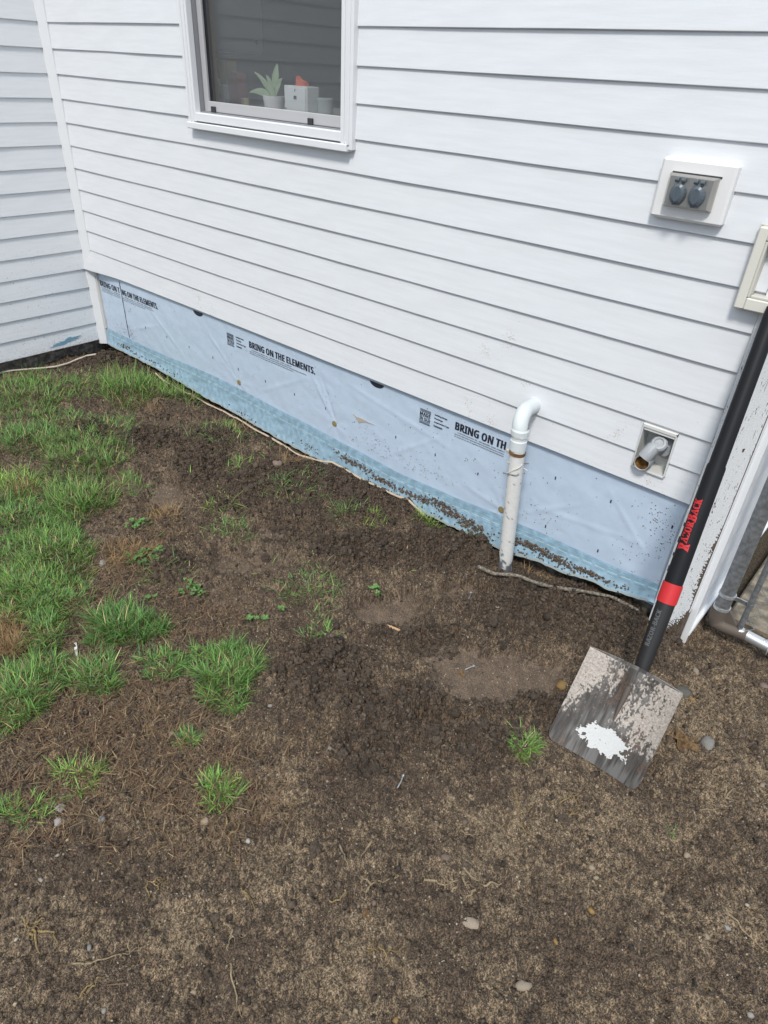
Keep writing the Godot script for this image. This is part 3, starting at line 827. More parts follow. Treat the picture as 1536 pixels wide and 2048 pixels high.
# ------------------------------------------------------------------ plants
func blade(s: Shape, p: Vector3, dir: float, len: float, lean: float, bend: float, w: float, col: Color) -> void:
	s.col = col
	var h := Vector3(cos(dir), 0, sin(dir))
	var side := Vector3(-sin(dir), 0, cos(dir))
	var a := lean
	var q := p
	var k0 := s.v.size()
	var fold := Vector3.UP * 0.35
	for k in 4:
		var d := h * sin(a) + Vector3.UP * cos(a)
		var nn := (Vector3.UP * sin(a) - h * cos(a)).normalized()
		var ww: float = w * [0.8, 1.0, 0.75, 0.0][k]
		if k < 3:
			s.vert(q - side * ww, (nn - side * 0.4).normalized()); s.vert(q + side * ww, (nn + side * 0.4).normalized())
		else:
			s.vert(q, nn)
		q += d * len / 3.0
		a += bend / 3.0
	for k in 2:
		var b := k0 + k * 2
		s.tri(b, b + 1, b + 3); s.tri(b, b + 3, b + 2)
	s.tri(k0 + 4, k0 + 5, k0 + 6)
func in_ellipse(b: Array, r: RandomNumberGenerator, edge := 0.5) -> Vector2:
	var a := r.randf() * TAU
	var q := pow(r.randf(), edge) * 1.05
	q *= 1.0 + 0.22 * sin(a * 3.0 + b[0] * 40.0) + 0.14 * sin(a * 5.0 + b[1] * 60.0)
	return Vector2(b[0] + q * (cos(a) * b[2] + sin(a) * b[4]), b[1] + q * (cos(a) * b[3] + sin(a) * b[5]))
func green(hue: float, r: RandomNumberGenerator) -> Color:
	var h: float = clamp(hue + r.randf_range(-0.25, 0.25), 0.0, 1.0)
	var c := Color(0.055, 0.165, 0.022).lerp(Color(0.27, 0.38, 0.050), h * h * 0.7 + h * 0.3)
	c = c.lerp(Color(0.15, 0.25, 0.10), r.randf() * 0.5)
	if r.randf() < 0.08: c = Color(0.34, 0.26, 0.12)
	return c * (0.40 + 1.55 * pow(r.randf(), 1.3))
func grow(s: Shape, b: Array, r: RandomNumberGenerator) -> void:
	var cx: float = b[0]; var cz: float = b[1]
	for k in int(b[6] * 2.6):
		var p := in_ellipse(b, r, 0.55)
		if p.x < 0.03 or p.y < -0.06: continue
		p.y = max(p.y, 0.02 + r.randf() * 0.03)
		var gate := 0.5 + nmid.get_noise_2d(p.x * 1.8, p.y * 1.8) * 1.6
		if r.randf() > gate * 1.9 - 0.28: continue
		var flat: float = b[9]
		var out := atan2(p.y - cz, p.x - cx)
		var dir := out + r.randf_range(-1.5, 1.5) if r.randf() < 0.65 else r.randf() * TAU
		var lean := r.randf_range(0.05, 0.85) + flat * r.randf_range(0.3, 1.0)
		var len: float = b[7] * 0.78 * r.randf_range(0.35, 1.2) * clamp(0.9 + nclod.get_noise_2d(p.x * 0.9, p.y * 0.9) * 1.1, 0.35, 1.6)
		blade(s, Vector3(p.x, soil(p.x, p.y) - 0.003, p.y), dir, len, min(lean, 1.4), r.randf_range(0.0, 1.3) * (1.0 - flat * 0.4), r.randf_range(0.0005, 0.0013), green(b[8], r))
		if k % 6 == 0:
			blade(s, Vector3(p.x, soil(p.x, p.y), p.y), r.randf() * TAU, len * 0.7, r.randf_range(0.9, 1.5), r.randf_range(-0.3, 0.5), r.randf_range(0.0005, 0.0010), Color(0.30, 0.21, 0.10) * r.randf_range(0.5, 1.2))
func build_plants() -> void:
	var r := RandomNumberGenerator.new(); r.seed = 12
	var gm := vmat("grass", 0.55)
	gm.backlight_enabled = true
	gm.backlight = Color(0.35, 0.4, 0.2)
	var s := Shape.new()
	for b in LAWN: grow(s, b, r)
	for k in 500:      # single blades strewn between the tufts
		var x := r.randf_range(0.3, 2.9); var z := r.randf_range(0.05, 1.5)
		if x + z * 0.5 > 3.0 or r.randf() > 0.75 - z * 0.3: continue
		blade(s, Vector3(x, soil(x, z) - 0.001, z), r.randf() * TAU, r.randf_range(0.02, 0.055), r.randf_range(0.7, 1.45), r.randf_range(0.0, 0.4), r.randf_range(0.0008, 0.0016), green(0.35, r))
	tag(put(s, "lawn_grass", gm, null, true), "patchy green lawn grass spreading out from the corner of the house", "grass", "", "stuff")
	for b in TUFTS:
		var q := Shape.new()
		grow(q, b, r)
		var node := put(q, "grass_tuft", gm, null, true)
		tag(node, b[10], "grass tuft", "grass tufts in the bare soil")
	var sm := vmat("straw", 0.8)
	for b in STRAW:
		var q := Shape.new()
		for k in int(b[6]):
			var p := in_ellipse(b, r, 0.55)
			var g := r.randf_range(0.5, 1.15)
			var c := Color(0.34, 0.24, 0.11).lerp(Color(0.24, 0.13, 0.06), r.randf()) * g
			if p.y < 0.0 or p.x < 0.02: continue
			blade(q, Vector3(p.x, soil(p.x, p.y) - 0.001, p.y), r.randf() * TAU, r.randf_range(0.02, 0.07), r.randf_range(0.5, 1.5), r.randf_range(-0.3, 0.6), r.randf_range(0.0005, 0.0011), c)
		tag(put(q, "dead_grass_patch", sm, null, true), b[7], "dead grass", "dead grass patches")
	# thatch: dead brown stems lying over the soil
	var th := Shape.new()
	var made := 0
	for tries in 220000:
		if made > 20000: break
		var x := r.randf_range(0.3, 3.2); var z := r.randf_range(0.05, 2.1)
		var w: float = look(masks.thatch, x + nwarp.get_noise_2d(x, z) * 0.06, z + nwarp.get_noise_2d(z, x) * 0.06)
		w *= clamp(0.45 + nmid.get_noise_2d(x * 1.3, z * 1.3) * 2.0, 0.03, 1.0)
		if r.randf() > w + 0.004: continue
		made += 1
		var kind := r.randf()
		var c := Color(0.16, 0.10, 0.052).lerp(Color(0.36, 0.26, 0.14), pow(r.randf(), 3.0))
		if kind < 0.35: c = Color(0.14, 0.075, 0.045)
		blade(th, Vector3(x, soil(x, z) + r.randf_range(0.0, 0.006), z), r.randf() * TAU, 0.010 + 0.045 * pow(r.randf(), 2.0), r.randf_range(1.1, 1.6), r.randf_range(-0.6, 0.6), r.randf_range(0.0004, 0.0011), c * r.randf_range(0.6, 1.2))
	tag(put(th, "thatch", sm, null, true), "dead brown thatch of old grass stems lying over the soil", "dead grass", "", "stuff")
	# clover and small weeds
	var cm := vmat("clover", 0.6)
	cm.backlight_enabled = true; cm.backlight = Color(0.3, 0.35, 0.15)
	for b in CLOVER:
		var q := Shape.new()
		for k in int(b[6]):
			var p := in_ellipse(b, r, 0.6)
			var y := soil(p.x, p.y) + r.randf_range(0.006, 0.02)
			var rad := r.randf_range(0.0035, 0.0065)
			var tilt := Basis.from_euler(Vector3(r.randf_range(-0.5, 0.5), r.randf() * TAU, r.randf_range(-0.5, 0.5)))
			q.col = Color(0.10, 0.20, 0.05) * r.randf_range(0.7, 1.3)
			for leaf in 3:
				var a := TAU * leaf / 3.0
				var mid := Vector3(cos(a), 0, sin(a)) * rad * 0.9
				var k0 := q.v.size()
				q.vert(Vector3(p.x, y, p.y) + tilt * (mid * 0.1), tilt * Vector3.UP)
				for e in 7:
					var aa := a - 2.0 + 4.0 * e / 6.0
					q.vert(Vector3(p.x, y, p.y) + tilt * (mid + Vector3(cos(aa), 0.12, sin(aa)) * rad * 0.8), tilt * Vector3(cos(aa) * -0.2, 1, sin(aa) * -0.2).normalized())
				for e in 6: q.tri(k0, k0 + e + 2, k0 + e + 1)
			q.tube([Vector3(p.x, soil(p.x, p.y) - 0.002, p.y), Vector3(p.x, y, p.y)], [0.0006, 0.0005], 4, false)
		tag(put(q, "clover", cm, null, true), b[7], "clover", "clover and weeds")

# ------------------------------------------------------------------ litter on the soil
func build_litter() -> void:
	var r := RandomNumberGenerator.new(); r.seed = 31
	var tones := {"grey": Color(0.30, 0.28, 0.25), "white": Color(0.46, 0.43, 0.39), "tan": Color(0.36, 0.28, 0.19), "brown": Color(0.20, 0.14, 0.105), "pale": Color(0.34, 0.27, 0.20), "yellow": Color(0.36, 0.22, 0.07), "pink": Color(0.32, 0.22, 0.18), "dark": Color(0.11, 0.10, 0.085)}
	var say := {"grey": "smooth grey pebble half sunk in the soil", "white": "small white stone lying on the soil", "tan": "tan pebble half sunk in the soil", "brown": "brown pebble half sunk in the soil", "pale": "flat pale stone lying on the soil", "yellow": "ochre yellow stone on the soil", "pink": "pinkish stone lying on the soil", "dark": "dark wet stone beside the corner of the shovel blade"}
	for p in PEBBLES:
		var mesh := rock(r, 0.30)
		var o := MeshInstance3D.new()
		o.mesh = mesh
		var tone: Color = tones[p[3]] * r.randf_range(0.7, 1.0)
		var m := mat("stone_" + p[3] + str(r.randi() % 3), tone, 0.75)
		if m.albedo_texture == null:
			m.albedo_texture = ntex(128, 0.05, r.randi() % 999, 0.75, 1.0, 4)
			m.uv1_triplanar = true; m.uv1_scale = Vector3(0.8, 0.8, 0.8)
		o.material_override = m
		var size: float = p[2] * 0.5
		var sx := size * (1.35 if p[3] == "pale" else r.randf_range(0.95, 1.15))
		var sy := size * (0.5 if p[3] in ["pale", "white"] else 0.68)
		var sz := size * r.randf_range(0.7, 0.95)
		o.transform = Transform3D(Basis(Vector3.UP, r.randf() * TAU) * Basis.from_scale(Vector3(sx, sy, sz)), Vector3(p[0], soil(p[0], p[1]) + sy * 0.12, p[1]))
		o.name = numbered("pebble"); add_child(o)
		tag(o, p[4] if p[4] else say[p[3]], "pebble", p[3] + " stones on the soil")
	var wood := mat("root_wood", Color(0.40, 0.28, 0.12), 0.8)
	var wood2 := mat("root_wood_pale", Color(0.46, 0.35, 0.21), 0.8)
	var wood3 := mat("root_wood_dark", Color(0.16, 0.10, 0.055), 0.85)
	for w in [wood, wood2, wood3]:
		w.albedo_texture = ntex(256, 0.06, 60, 0.45, 1.0, 5)
		w.uv1_triplanar = true; w.uv1_world_triplanar = true; w.uv1_scale = Vector3(14, 14, 14)
	var n := 0
	for q in ROOTS:
		var s := Shape.new()
		for line in q[2]:
			var pts := []; var rad := []
			var cnt: int = line.size()
			for k in cnt:
				var steps := 3 if k < cnt - 1 else 1
				for e in steps:
					var f := float(e) / 3.0
					var a := Vector2(line[k][0], line[k][1])
					var b := a if k == cnt - 1 else Vector2(line[k + 1][0], line[k + 1][1])
					var m := a.lerp(b, f) + Vector2(r.randf_range(-1, 1), r.randf_range(-1, 1)) * 0.0026
					var u := (k + f) / float(cnt - 1)
					pts.append(Vector3(m.x, soil(m.x, m.y) + q[1] * 0.55 + sin(u * PI) * 0.004 * r.randf(), m.y))
					rad.append(q[1] * 0.95 * (1.0 - 0.6 * u) * r.randf_range(0.72, 1.18))
			s.tube(pts, rad, 7)
			for hair in 4:      # fine rootlets
				var hb: Vector3 = pts[r.randi() % pts.size()]
				var ha := r.randf() * TAU
				var hl := r.randf_range(0.008, 0.022)
				var h1 := hb + Vector3(cos(ha), 0.1, sin(ha)) * hl * 0.5
				var h2 := hb + Vector3(cos(ha + 0.5), 0.0, sin(ha + 0.5)) * hl
				h2.y = soil(h2.x, h2.z) + 0.0004
				s.tube([hb, h1, h2], [0.0008, 0.0006, 0.0003], 5, false)
		var wm: StandardMaterial3D = [wood, wood2, wood][n % 3]
		var lab: String = q[0]
		if "dark" in lab or "drab" in lab or "rusty" in lab or "grey" in lab or "brown" in lab or "rotting" in lab or "reddish" in lab: wm = wood3
		if "pale" in lab or "bleached" in lab or "whitish" in lab: wm = wood2
		tag(put(s, "dead_root", wm), lab, "root", "dead roots and twigs on the soil")
		n += 1
	# the long runner along the wall, the branch by the shovel and the pale root under the side wall
	var run := func(rows: Array, rad: float, lift: float, seed_: int) -> Shape:
		var s := Shape.new()
		var q := noise(6.0, seed_, 2)
		var pts := []; var rr := []
		var curve := Curve3D.new()
		for k in rows.size():
			curve.add_point(Vector3(rows[k][0], 0, rows[k][1]))
			if k > 0 and k < rows.size() - 1:
				var d := (Vector3(rows[k + 1][0], 0, rows[k + 1][1]) - Vector3(rows[k - 1][0], 0, rows[k - 1][1])) * 0.16
				curve.set_point_in(k, -d); curve.set_point_out(k, d)
		var total := curve.get_baked_length()
		var steps := int(total / 0.02)
		for k in steps + 1:
			var p := curve.sample_baked(total * k / steps)
			var up: float = soil(p.x, p.z) + lift
			pts.append(Vector3(p.x + q.get_noise_1d(k * 0.02) * 0.006, up, max(p.z, 0.012)))
			rr.append(rad * (0.85 + 0.4 * q.get_noise_1d(k * 0.05 + 9.0)))
		for pass_ in 12:      # a stiff stem does not follow every crumb
			for k in range(1, pts.size() - 1): pts[k].y = max((pts[k - 1].y + pts[k].y * 2.0 + pts[k + 1].y) * 0.25, soil(pts[k].x, pts[k].z) + lift * 0.5)
		s.tube(pts, rr, 9)
		return s
	var bark := mat("weathered_bark", Color(0.56, 0.47, 0.37), 0.85)
	bark.albedo_texture = ntex(256, 0.05, 66, 0.15, 1.0, 5)
	bark.uv1_triplanar = true; bark.uv1_world_triplanar = true; bark.uv1_scale = Vector3(9, 9, 9)
	tag(put(run.call(CABLE, 0.0055, 0.018, 3), "pale_strand", mat("cord", Color(0.50, 0.40, 0.29), 0.7)), "long pale runner lying along the bottom of the blue tape", "root")  # CABLE is a thin tan wire lying along the wall, not a root
	tag(put(run.call(BRANCH, 0.0072, 0.026, 4), "branch", bark), "crooked bark-flecked branch lying between white pipe and shovel", "branch")
	tag(put(run.call(LROOT, 0.0055, 0.014, 5), "pale_strand", mat("runner_light", Color(0.5, 0.44, 0.36), 0.7)), "smooth whitish root lying below the side wall siding", "root")
	# dead leaves
	var lm := mat("dead_leaf", Color(0.26, 0.15, 0.06), 0.7)
	lm.albedo_texture = ntex(128, 0.04, 70, 0.5, 1.0, 4)
	var names := ["crumpled lobed brown leaf beside the grey stone", "orange rusted leaf scrap touching a nail", "flat orange leaf scrap on damp soil", "brown leaf scrap in the thatch"]
	for k in LEAVES.size():
		var s := Shape.new()
		var big: float = [0.036, 0.012, 0.010, 0.012][k]
		var x: float = LEAVES[k][0]; var z: float = LEAVES[k][1]
		var segs := 28
		var mid := Vector3(x, soil(x, z) + big * 0.35, z)
		for ring in 3:
			for e in segs + 1:
				var a := TAU * e / segs
				var rad := big * ring * 0.5 * (1.0 + (0.35 * sin(a * 5.0 + k) if k == 0 else 0.15 * sin(a * 3.0)))
				var px := x + cos(a) * rad; var pz := z + sin(a) * rad * 0.7
				s.vert(Vector3(px, soil(px, pz) + big * (0.22 + 0.16 * sin(a * 3.0 + ring) ) * (1.0 if ring > 0 else 1.3), pz), Vector3(0.2 * sin(a * 3.0), 1, 0.2 * cos(a * 2.0)).normalized(), Vector2(px * 20.0, pz * 20.0))
		for ring in 2:
			for e in segs:
				var b := ring * (segs + 1) + e
				s.tri(b, b + segs + 2, b + segs + 1); s.tri(b, b + 1, b + segs + 2)
		tag(put(s, "dead_leaf", lm), names[k], "leaf")
	# nails
	var steel := mat("nail_steel", Color(0.55, 0.57, 0.60), 0.35, 0.9)
	var nl := ["bent galvanised nail with round head lying in front of the dug hollow", "pale nail lying on the smooth trampled hollow", "small grey nail lying below the white pipe"]
	for k in NAILS.size():
		var q = NAILS[k]
		var a := Vector3(q[0], soil(q[0], q[1]) + 0.005, q[1])
		var b := Vector3(q[2], soil(q[2], q[3]) + 0.003, q[3])
		var o := thing("nail", nl[k], "nail")
		var s := Shape.new()
		var mid := a.lerp(b, 0.5) + Vector3(0.002, 0.003, 0)
		s.tube([a, mid, b.lerp(mid, 0.15), b], [0.0022, 0.0022, 0.0021, 0.0004], 8)
		put(s, "shank", steel, o)
		var h := Shape.new()
		h.lathe(a, a - mid, [Vector2(0, -0.001), Vector2(0.0052, -0.001), Vector2(0.0052, 0.0012), Vector2(0.0, 0.0022)], 12)
		put(h, "head", steel, o)
	# chips
	var cl := ["white paint-coated strip of wood lying in the thatch", "split orange wood sliver on the trampled soil"]
	var ccol := [Color(0.66, 0.64, 0.58), Color(0.52, 0.32, 0.17)]
	for k in CHIPS.size():
		var q = CHIPS[k]
		var a := Vector2(q[0], q[1]); var b := Vector2(q[2], q[3])
		var d := (b - a).normalized(); var w: Vector2 = Vector2(-d.y, d.x) * q[4] * 0.5
		var poly := PackedVector2Array([a - w * 0.8, a + d * 0.004 + w, a.lerp(b, 0.5) + w * 1.1, b + w * 0.6, b + d * 0.004, b - w * 0.7, a.lerp(b, 0.6) - w])
		var s := Shape.new()
		var y: float = max(soil((a.x + b.x) * 0.5, (a.y + b.y) * 0.5), max(soil(a.x, a.y), soil(b.x, b.y))) + 0.001
		s.prism(poly, Vector3(0, y, 0), Vector3(0, 0, 1), Vector3(1, 0, 0), 0.004) if false else s.prism(swap(poly), Vector3(0, y, 0), Vector3(0, 0, 1), Vector3(1, 0, 0), 0.004)
		tag(put(s, "wood_chip", mat("chip" + str(k), ccol[k], 0.7)), cl[k], "chip")
func swap(p: PackedVector2Array) -> PackedVector2Array:
	var o := PackedVector2Array()
	for q in p: o.append(Vector2(q.y, q.x))
	return o
# ------------------------------------------------------------------ house
const TAPE_TOP := [[0.02, -0.333], [0.49, -0.336], [1.08, -0.318], [1.7, -0.335], [2.02, -0.348], [2.31, -0.36], [2.56, -0.35], [2.8, -0.334], [3.0, -0.325], [3.19, -0.324], [3.41, -0.312]]
const TAPE_LOW := [[0.02, -0.424], [0.48, -0.424], [1.1, -0.452], [1.7, -0.476], [2.04, -0.486], [2.33, -0.476], [2.59, -0.472], [2.82, -0.462], [3.03, -0.430], [3.22, -0.405], [3.41, -0.374]]
const CREASES := [[0.45, -0.05, 0.80, -0.28, 0.002], [1.05, -0.10, 1.26, -0.29, 0.0022], [1.10, -0.16, 1.27, -0.29, -0.002], [1.40, -0.30, 1.75, -0.12, 0.0016], [1.78, -0.09, 1.92, -0.27, 0.0024], [1.84, -0.08, 1.93, -0.26, -0.002], [1.95, -0.06, 2.55, -0.16, 0.0018], [2.2, -0.33, 2.5, -0.12, 0.0016], [2.62, -0.28, 2.79, -0.31, 0.0022], [2.85, -0.30, 3.1, -0.14, 0.0018], [2.9, -0.24, 3.3, -0.20, 0.0016], [3.15, -0.06, 3.35, -0.26, 0.0018], [0.30, -0.28, 0.60, -0.18, 0.0018]]
const CAPS := [[1.267, -0.291], [1.924, -0.276], [2.79, -0.311]]
func along(tab: Array, x: float) -> float:
	for k in tab.size() - 1:
		if x <= tab[k + 1][0]: return lerpf(tab[k][1], tab[k + 1][1], smooth(tab[k][0], tab[k + 1][0], x))
	return tab[tab.size() - 1][1]
func siding_material() -> StandardMaterial3D:
	if mats.has("vinyl"): return mats.vinyl
	var m := mat("vinyl", Color(0.70, 0.712, 0.733), 0.42)
	var q := noise(0.02, 90, 4)
	var q2 := noise(0.05, 91, 3)
	var grain := func(x: int, y: int) -> Color:
		var a := TAU * x / 1024.0
		var g := 0.5 + 0.5 * q.get_noise_3d(cos(a) * 150.0, sin(a) * 150.0, y * 14.0) + 0.4 * q2.get_noise_3d(cos(a) * 60.0, sin(a) * 60.0, y * 9.0 + q.get_noise_2d(x * 0.5, y) * 30.0)
		return Color(g, g, g)
	bumpy(m, image_from(1024, 96, grain), 0.014)
	var soot := ntex(512, 0.01, 92, 0.965, 1.0, 5)
	m.roughness_texture = ntex(256, 0.02, 93, 0.8, 1.0, 4)
	m.albedo_texture = soot
	return m
func lap(s: Shape, x0: float, x1: float, k: int, ylo: float, yhi: float, seed_: float, lift = null) -> void:
	var base := k * COURSE
	var rows := [ylo]
	var nr := 4
	for r in nr: rows.append(lerpf(ylo, yhi, float(r + 1) / nr))
	var butt: bool = abs(ylo - base) < 0.0001
	var cols: int = max(2, int((x1 - x0) / 0.05))
	var prof := []       # from the back of the butt round to the top
	if butt: prof = [[base + 0.0010, -0.0074, Vector3.DOWN], [base + 0.0002, -0.0015, Vector3.DOWN], [base + 0.0009, -0.0002, Vector3(0, -0.6, 0.8)]]
	for y in rows:
		var yy: float = y + (0.0028 if butt and y == ylo else 0.0)
		prof.append([yy, -0.0070 * (yy - base) / COURSE, Vector3(0, 0.13, 0.99)])
	var k0 := s.v.size()
	for c in cols + 1:
		var x := lerpf(x0, x1, float(c) / cols)
		var wv := nbroad.get_noise_2d(x * 0.55 + seed_, k * 3.7) * 0.0022
		var wy := nbroad.get_noise_2d(x * 0.35 - seed_, k * 5.1) * 0.0016
		for p in prof:
			var f: float = clamp(1.0 - (p[0] - base) / COURSE, 0.0, 1.0)
			var at := Vector3(x, p[0] + wy * f, p[1] + wv * f)
			if lift != null: at += lift.call(x, f)
			s.vert(at, p[2], Vector2(x * 0.9 + seed_ * 0.37 + k * 0.61, p[0] / COURSE))
	var m := prof.size()
	for c in cols:
		for r in m - 1:
			var a := k0 + c * m + r
			s.tri(a, a + m, a + m + 1); s.tri(a, a + m + 1, a + 1)
func turn_shape(s: Shape, t: Transform3D) -> Shape:
	for k in s.v.size():
		s.v[k] = t * s.v[k]; s.n[k] = (t.basis * s.n[k]).normalized()
	return s
const WX := 421
const WY := 49
var wrap_grid := PackedFloat32Array()
func wrap_z(x: float, y: float) -> float:
	if wrap_grid.is_empty():
		wrap_grid.resize(WX * WY)
		for a in WX:
			for b in WY: wrap_grid[a * WY + b] = wrap_shape(lerpf(0.036, 3.402, a / 420.0), lerpf(-0.40, 0.02, b / 48.0))
	var fx: float = clamp((x - 0.036) / 3.366 * 420.0, 0.0, 419.99)
	var fy: float = clamp((y + 0.40) / 0.42 * 48.0, 0.0, 47.99)
	var a := int(fx); var b := int(fy)
	fx -= a; fy -= b
	var k := a * WY + b
	return lerpf(lerpf(wrap_grid[k], wrap_grid[k + WY], fx), lerpf(wrap_grid[k + 1], wrap_grid[k + WY + 1], fx), fy)
func wrap_shape(x: float, y: float) -> float:
	var z := -0.0165
	z += nmid.get_noise_2d(x * 0.35 + y * 0.5, y * 0.5 - x * 0.1) * 0.0014
	z += nz2.get_noise_2d(x * 7.0 + y * 9.0, y * 8.0 - x * 2.0) * 0.0003
	for c in CREASES:      # folds pressed into the sheet
		var a := Vector2(c[0], c[1]); var ab := Vector2(c[2] - c[0], c[3] - c[1])
		if absf(x - c[0] - ab.x * 0.5) > absf(ab.x) * 0.5 + 0.04: continue
		var t: float = clamp(Vector2(x - a.x, y - a.y).dot(ab) / ab.length_squared(), 0.0, 1.0)
		var dist := Vector2(x, y).distance_to(a + ab * t)
		z += c[4] * exp(-pow(dist / 0.007, 2.0)) * sin(PI * (0.1 + 0.8 * t))
	for c in CAPS:
		var d := Vector2(x - c[0], y - c[1])
		var r := d.length()
		if r < 0.14: z += sin(d.angle() * 7.0 + 1.6 * sin(d.angle() * 3.0)) * 0.0016 * exp(-r / 0.05) * smooth(0.005, 0.02, r)
	return z
func build_house() -> void:
	var house := thing("house", "white vinyl-sided house with exposed pale blue building wrap at its foot", "house")
	var white := siding_material()
	var plain_white := mat("white_trim", Color(0.72, 0.725, 0.735), 0.4)
	var wood := mat("sheathing", Color(0.30, 0.22, 0.14), 0.9)
	# main wall: sheathing with the window opening, then the courses
	var top := 2.5
	var s := Shape.new()
	var cell := func(x0: float, x1: float, y0: float, y1: float) -> void: s.box(Vector3((x0 + x1) * 0.5, (y0 + y1) * 0.5, -0.07), Vector3(x1 - x0, y1 - y0, 0.09), 0.0005)
	cell.call(-1.6, 1.15, -0.36, top); cell.call(1.98, 3.2, -0.36, top); cell.call(1.15, 1.98, -0.36, 0.835); cell.call(1.15, 1.98, 1.95, top)
	cell.call(3.2, 3.315, 0.2, top); cell.call(3.2, 3.315, -0.36, 0.045); cell.call(3.315, 3.495, -0.36, top)
	var wall := put(s, "main_wall", wood, house)
	var loose := func(x: float, f: float) -> Vector3:      # the lowest course hangs free at the corner
		var g := pow(smooth(0.45, 0.0, x), 2.0)
		return Vector3(-0.010 * g * f, 0.002 * g * f, 0.044 * g * f)
	for k in range(0, 24):
		var y0 := k * COURSE; var y1 := (k + 1) * COURSE + 0.006
		s = Shape.new()
		if k == 0:
			lap(s, 0.006, 3.204, k, y0, y1, 1.0, loose); lap(s, 3.204, 3.306, k, y0, 0.052, 1.0); lap(s, 3.306, 3.397, k, y0, y1, 1.0)
		elif k == 1:
			lap(s, 0.026, 3.204, k, y0, y1, 2.0); lap(s, 3.204, 3.306, k, 0.197, y1, 2.0); lap(s, 3.306, 3.397, k, y0, y1, 2.0)
		elif k >= 8 and k < 19:
			lap(s, 0.026, 1.13, k, y0, y1, k * 1.7)
			put(s, "siding_panel", white, wall)
			s = Shape.new()
			lap(s, 2.0, 3.397, k, y0, y1, k * 1.7)
		else:
			lap(s, 0.026, 3.397, k, y0, y1, k * 1.7)
		put(s, "siding_panel", white, wall)
	# wing wall on the left, at right angles
	var tw := Transform3D(Basis(Vector3(0, 0, -1), Vector3.UP, Vector3(1, 0, 0)), Vector3.ZERO)
	s = Shape.new()
	s.box(Vector3(-0.065, 1.05, 1.9), Vector3(0.09, 2.9, 3.8), 0.0005)
	var wing := put(s, "wing_wall", wood, house)
	for k in range(-4, 24):
		s = Shape.new()
		lap(s, -3.8, -0.027, k, k * COURSE, (k + 1) * COURSE + 0.006, 40.0 + k * 1.3)
		put(turn_shape(s, tw), "siding_panel", white, wing)
	# end wall beyond the corner board, seen at a grazing angle
	var te := Transform3D(Basis(Vector3(0, 0, -1), Vector3.UP, Vector3(1, 0, 0)), Vector3(3.512, 0.064, 0))
	s = Shape.new()
	s.box(Vector3(3.45, 1.05, -2.1), Vector3(0.09, 2.9, 4.0), 0.0005)
	var endw := put(s, "end_wall", wood, house)
	for k in range(-5, 24):
		s = Shape.new()
		lap(s, 0.035, 4.0, k, k * COURSE, (k + 1) * COURSE + 0.006, 80.0 + k * 2.3)
		put(turn_shape(s, te), "siding_panel", white, endw)
	s = Shape.new()
	s.box(Vector3(3.512, 0.98, -0.029), Vector3(0.020, 2.94, 0.008), 0.002)
	put(s, "end_channel", plain_white, house)
	s = Shape.new()
	s.tube([Vector3(3.517, -0.449, -0.026), Vector3(3.517, -0.449, -2.0), Vector3(3.517, -0.449, -4.0)], [0.009, 0.009, 0.009], 10)
	put(s, "starter_strip", plain_white, house)
	# inside corner post
	s = Shape.new()
	var post := PackedVector2Array([Vector2(-0.015, -0.015), Vector2(0.030, -0.015), Vector2(0.030, 0.002), Vector2(0.026, 0.006), Vector2(0.006, 0.026), Vector2(0.002, 0.030), Vector2(-0.015, 0.030)])
	s.prism(swap(post), Vector3(0, -0.428, 0), Vector3(0, 0, 1), Vector3(1, 0, 0), 2.9)
	put(s, "corner_post", plain_white, house)
	s = Shape.new()      # torn receiving channel left behind where the courses were taken off
	s.box(Vector3(0.036, -0.17, -0.008), Vector3(0.010, 0.33, 0.012), 0.001)
	put(s, "corner_channel", mat("dirty_trim", Color(0.60, 0.57, 0.53), 0.6), house)
	# foundation
	s = Shape.new()
	s.box(Vector3(1.75, -0.6, -0.1), Vector3(3.45, 0.5, 0.1), 0.004)
	s.box(Vector3(-0.1, -0.6, 1.9), Vector3(0.1, 0.5, 3.8), 0.004)
	s.box(Vector3(3.43, -0.62, -2.1), Vector3(0.12, 0.5, 4.0), 0.004)
	var fm := mat("foundation", Color(0.30, 0.27, 0.235), 0.95)
	fm.albedo_texture = ntex(256, 0.03, 101, 0.4, 1.0, 5); fm.uv1_triplanar = true; fm.uv1_scale = Vector3(3, 3, 3)
	put(s, "foundation", fm, house)
	build_wrap(house)
	build_corner_board(house)
	build_window(house)
	# the room behind the window
	s = Shape.new()
	s.box(Vector3(0.9, 0.4, -1.6), Vector3(5.0, 0.06, 3.0), 0.001); s.box(Vector3(0.9, 2.42, -1.6), Vector3(5.0, 0.06, 3.0), 0.001)
	s.box(Vector3(0.9, 1.4, -3.05), Vector3(5.0, 2.1, 0.06), 0.001); s.box(Vector3(-0.36, 1.4, -1.6), Vector3(0.06, 2.1, 3.0), 0.001); s.box(Vector3(3.36, 1.4, -1.6), Vector3(0.06, 2.1, 3.0), 0.001)
	put(s, "room", mat("room_paint", Color(0.42, 0.42, 0.42), 0.9), house)
	s = Shape.new()
	s.box(Vector3(0.6, 0.83, -0.43), Vector3(3.2, 0.04, 0.63), 0.004)
	put(s, "counter", mat("counter", Color(0.30, 0.29, 0.28), 0.4), house)
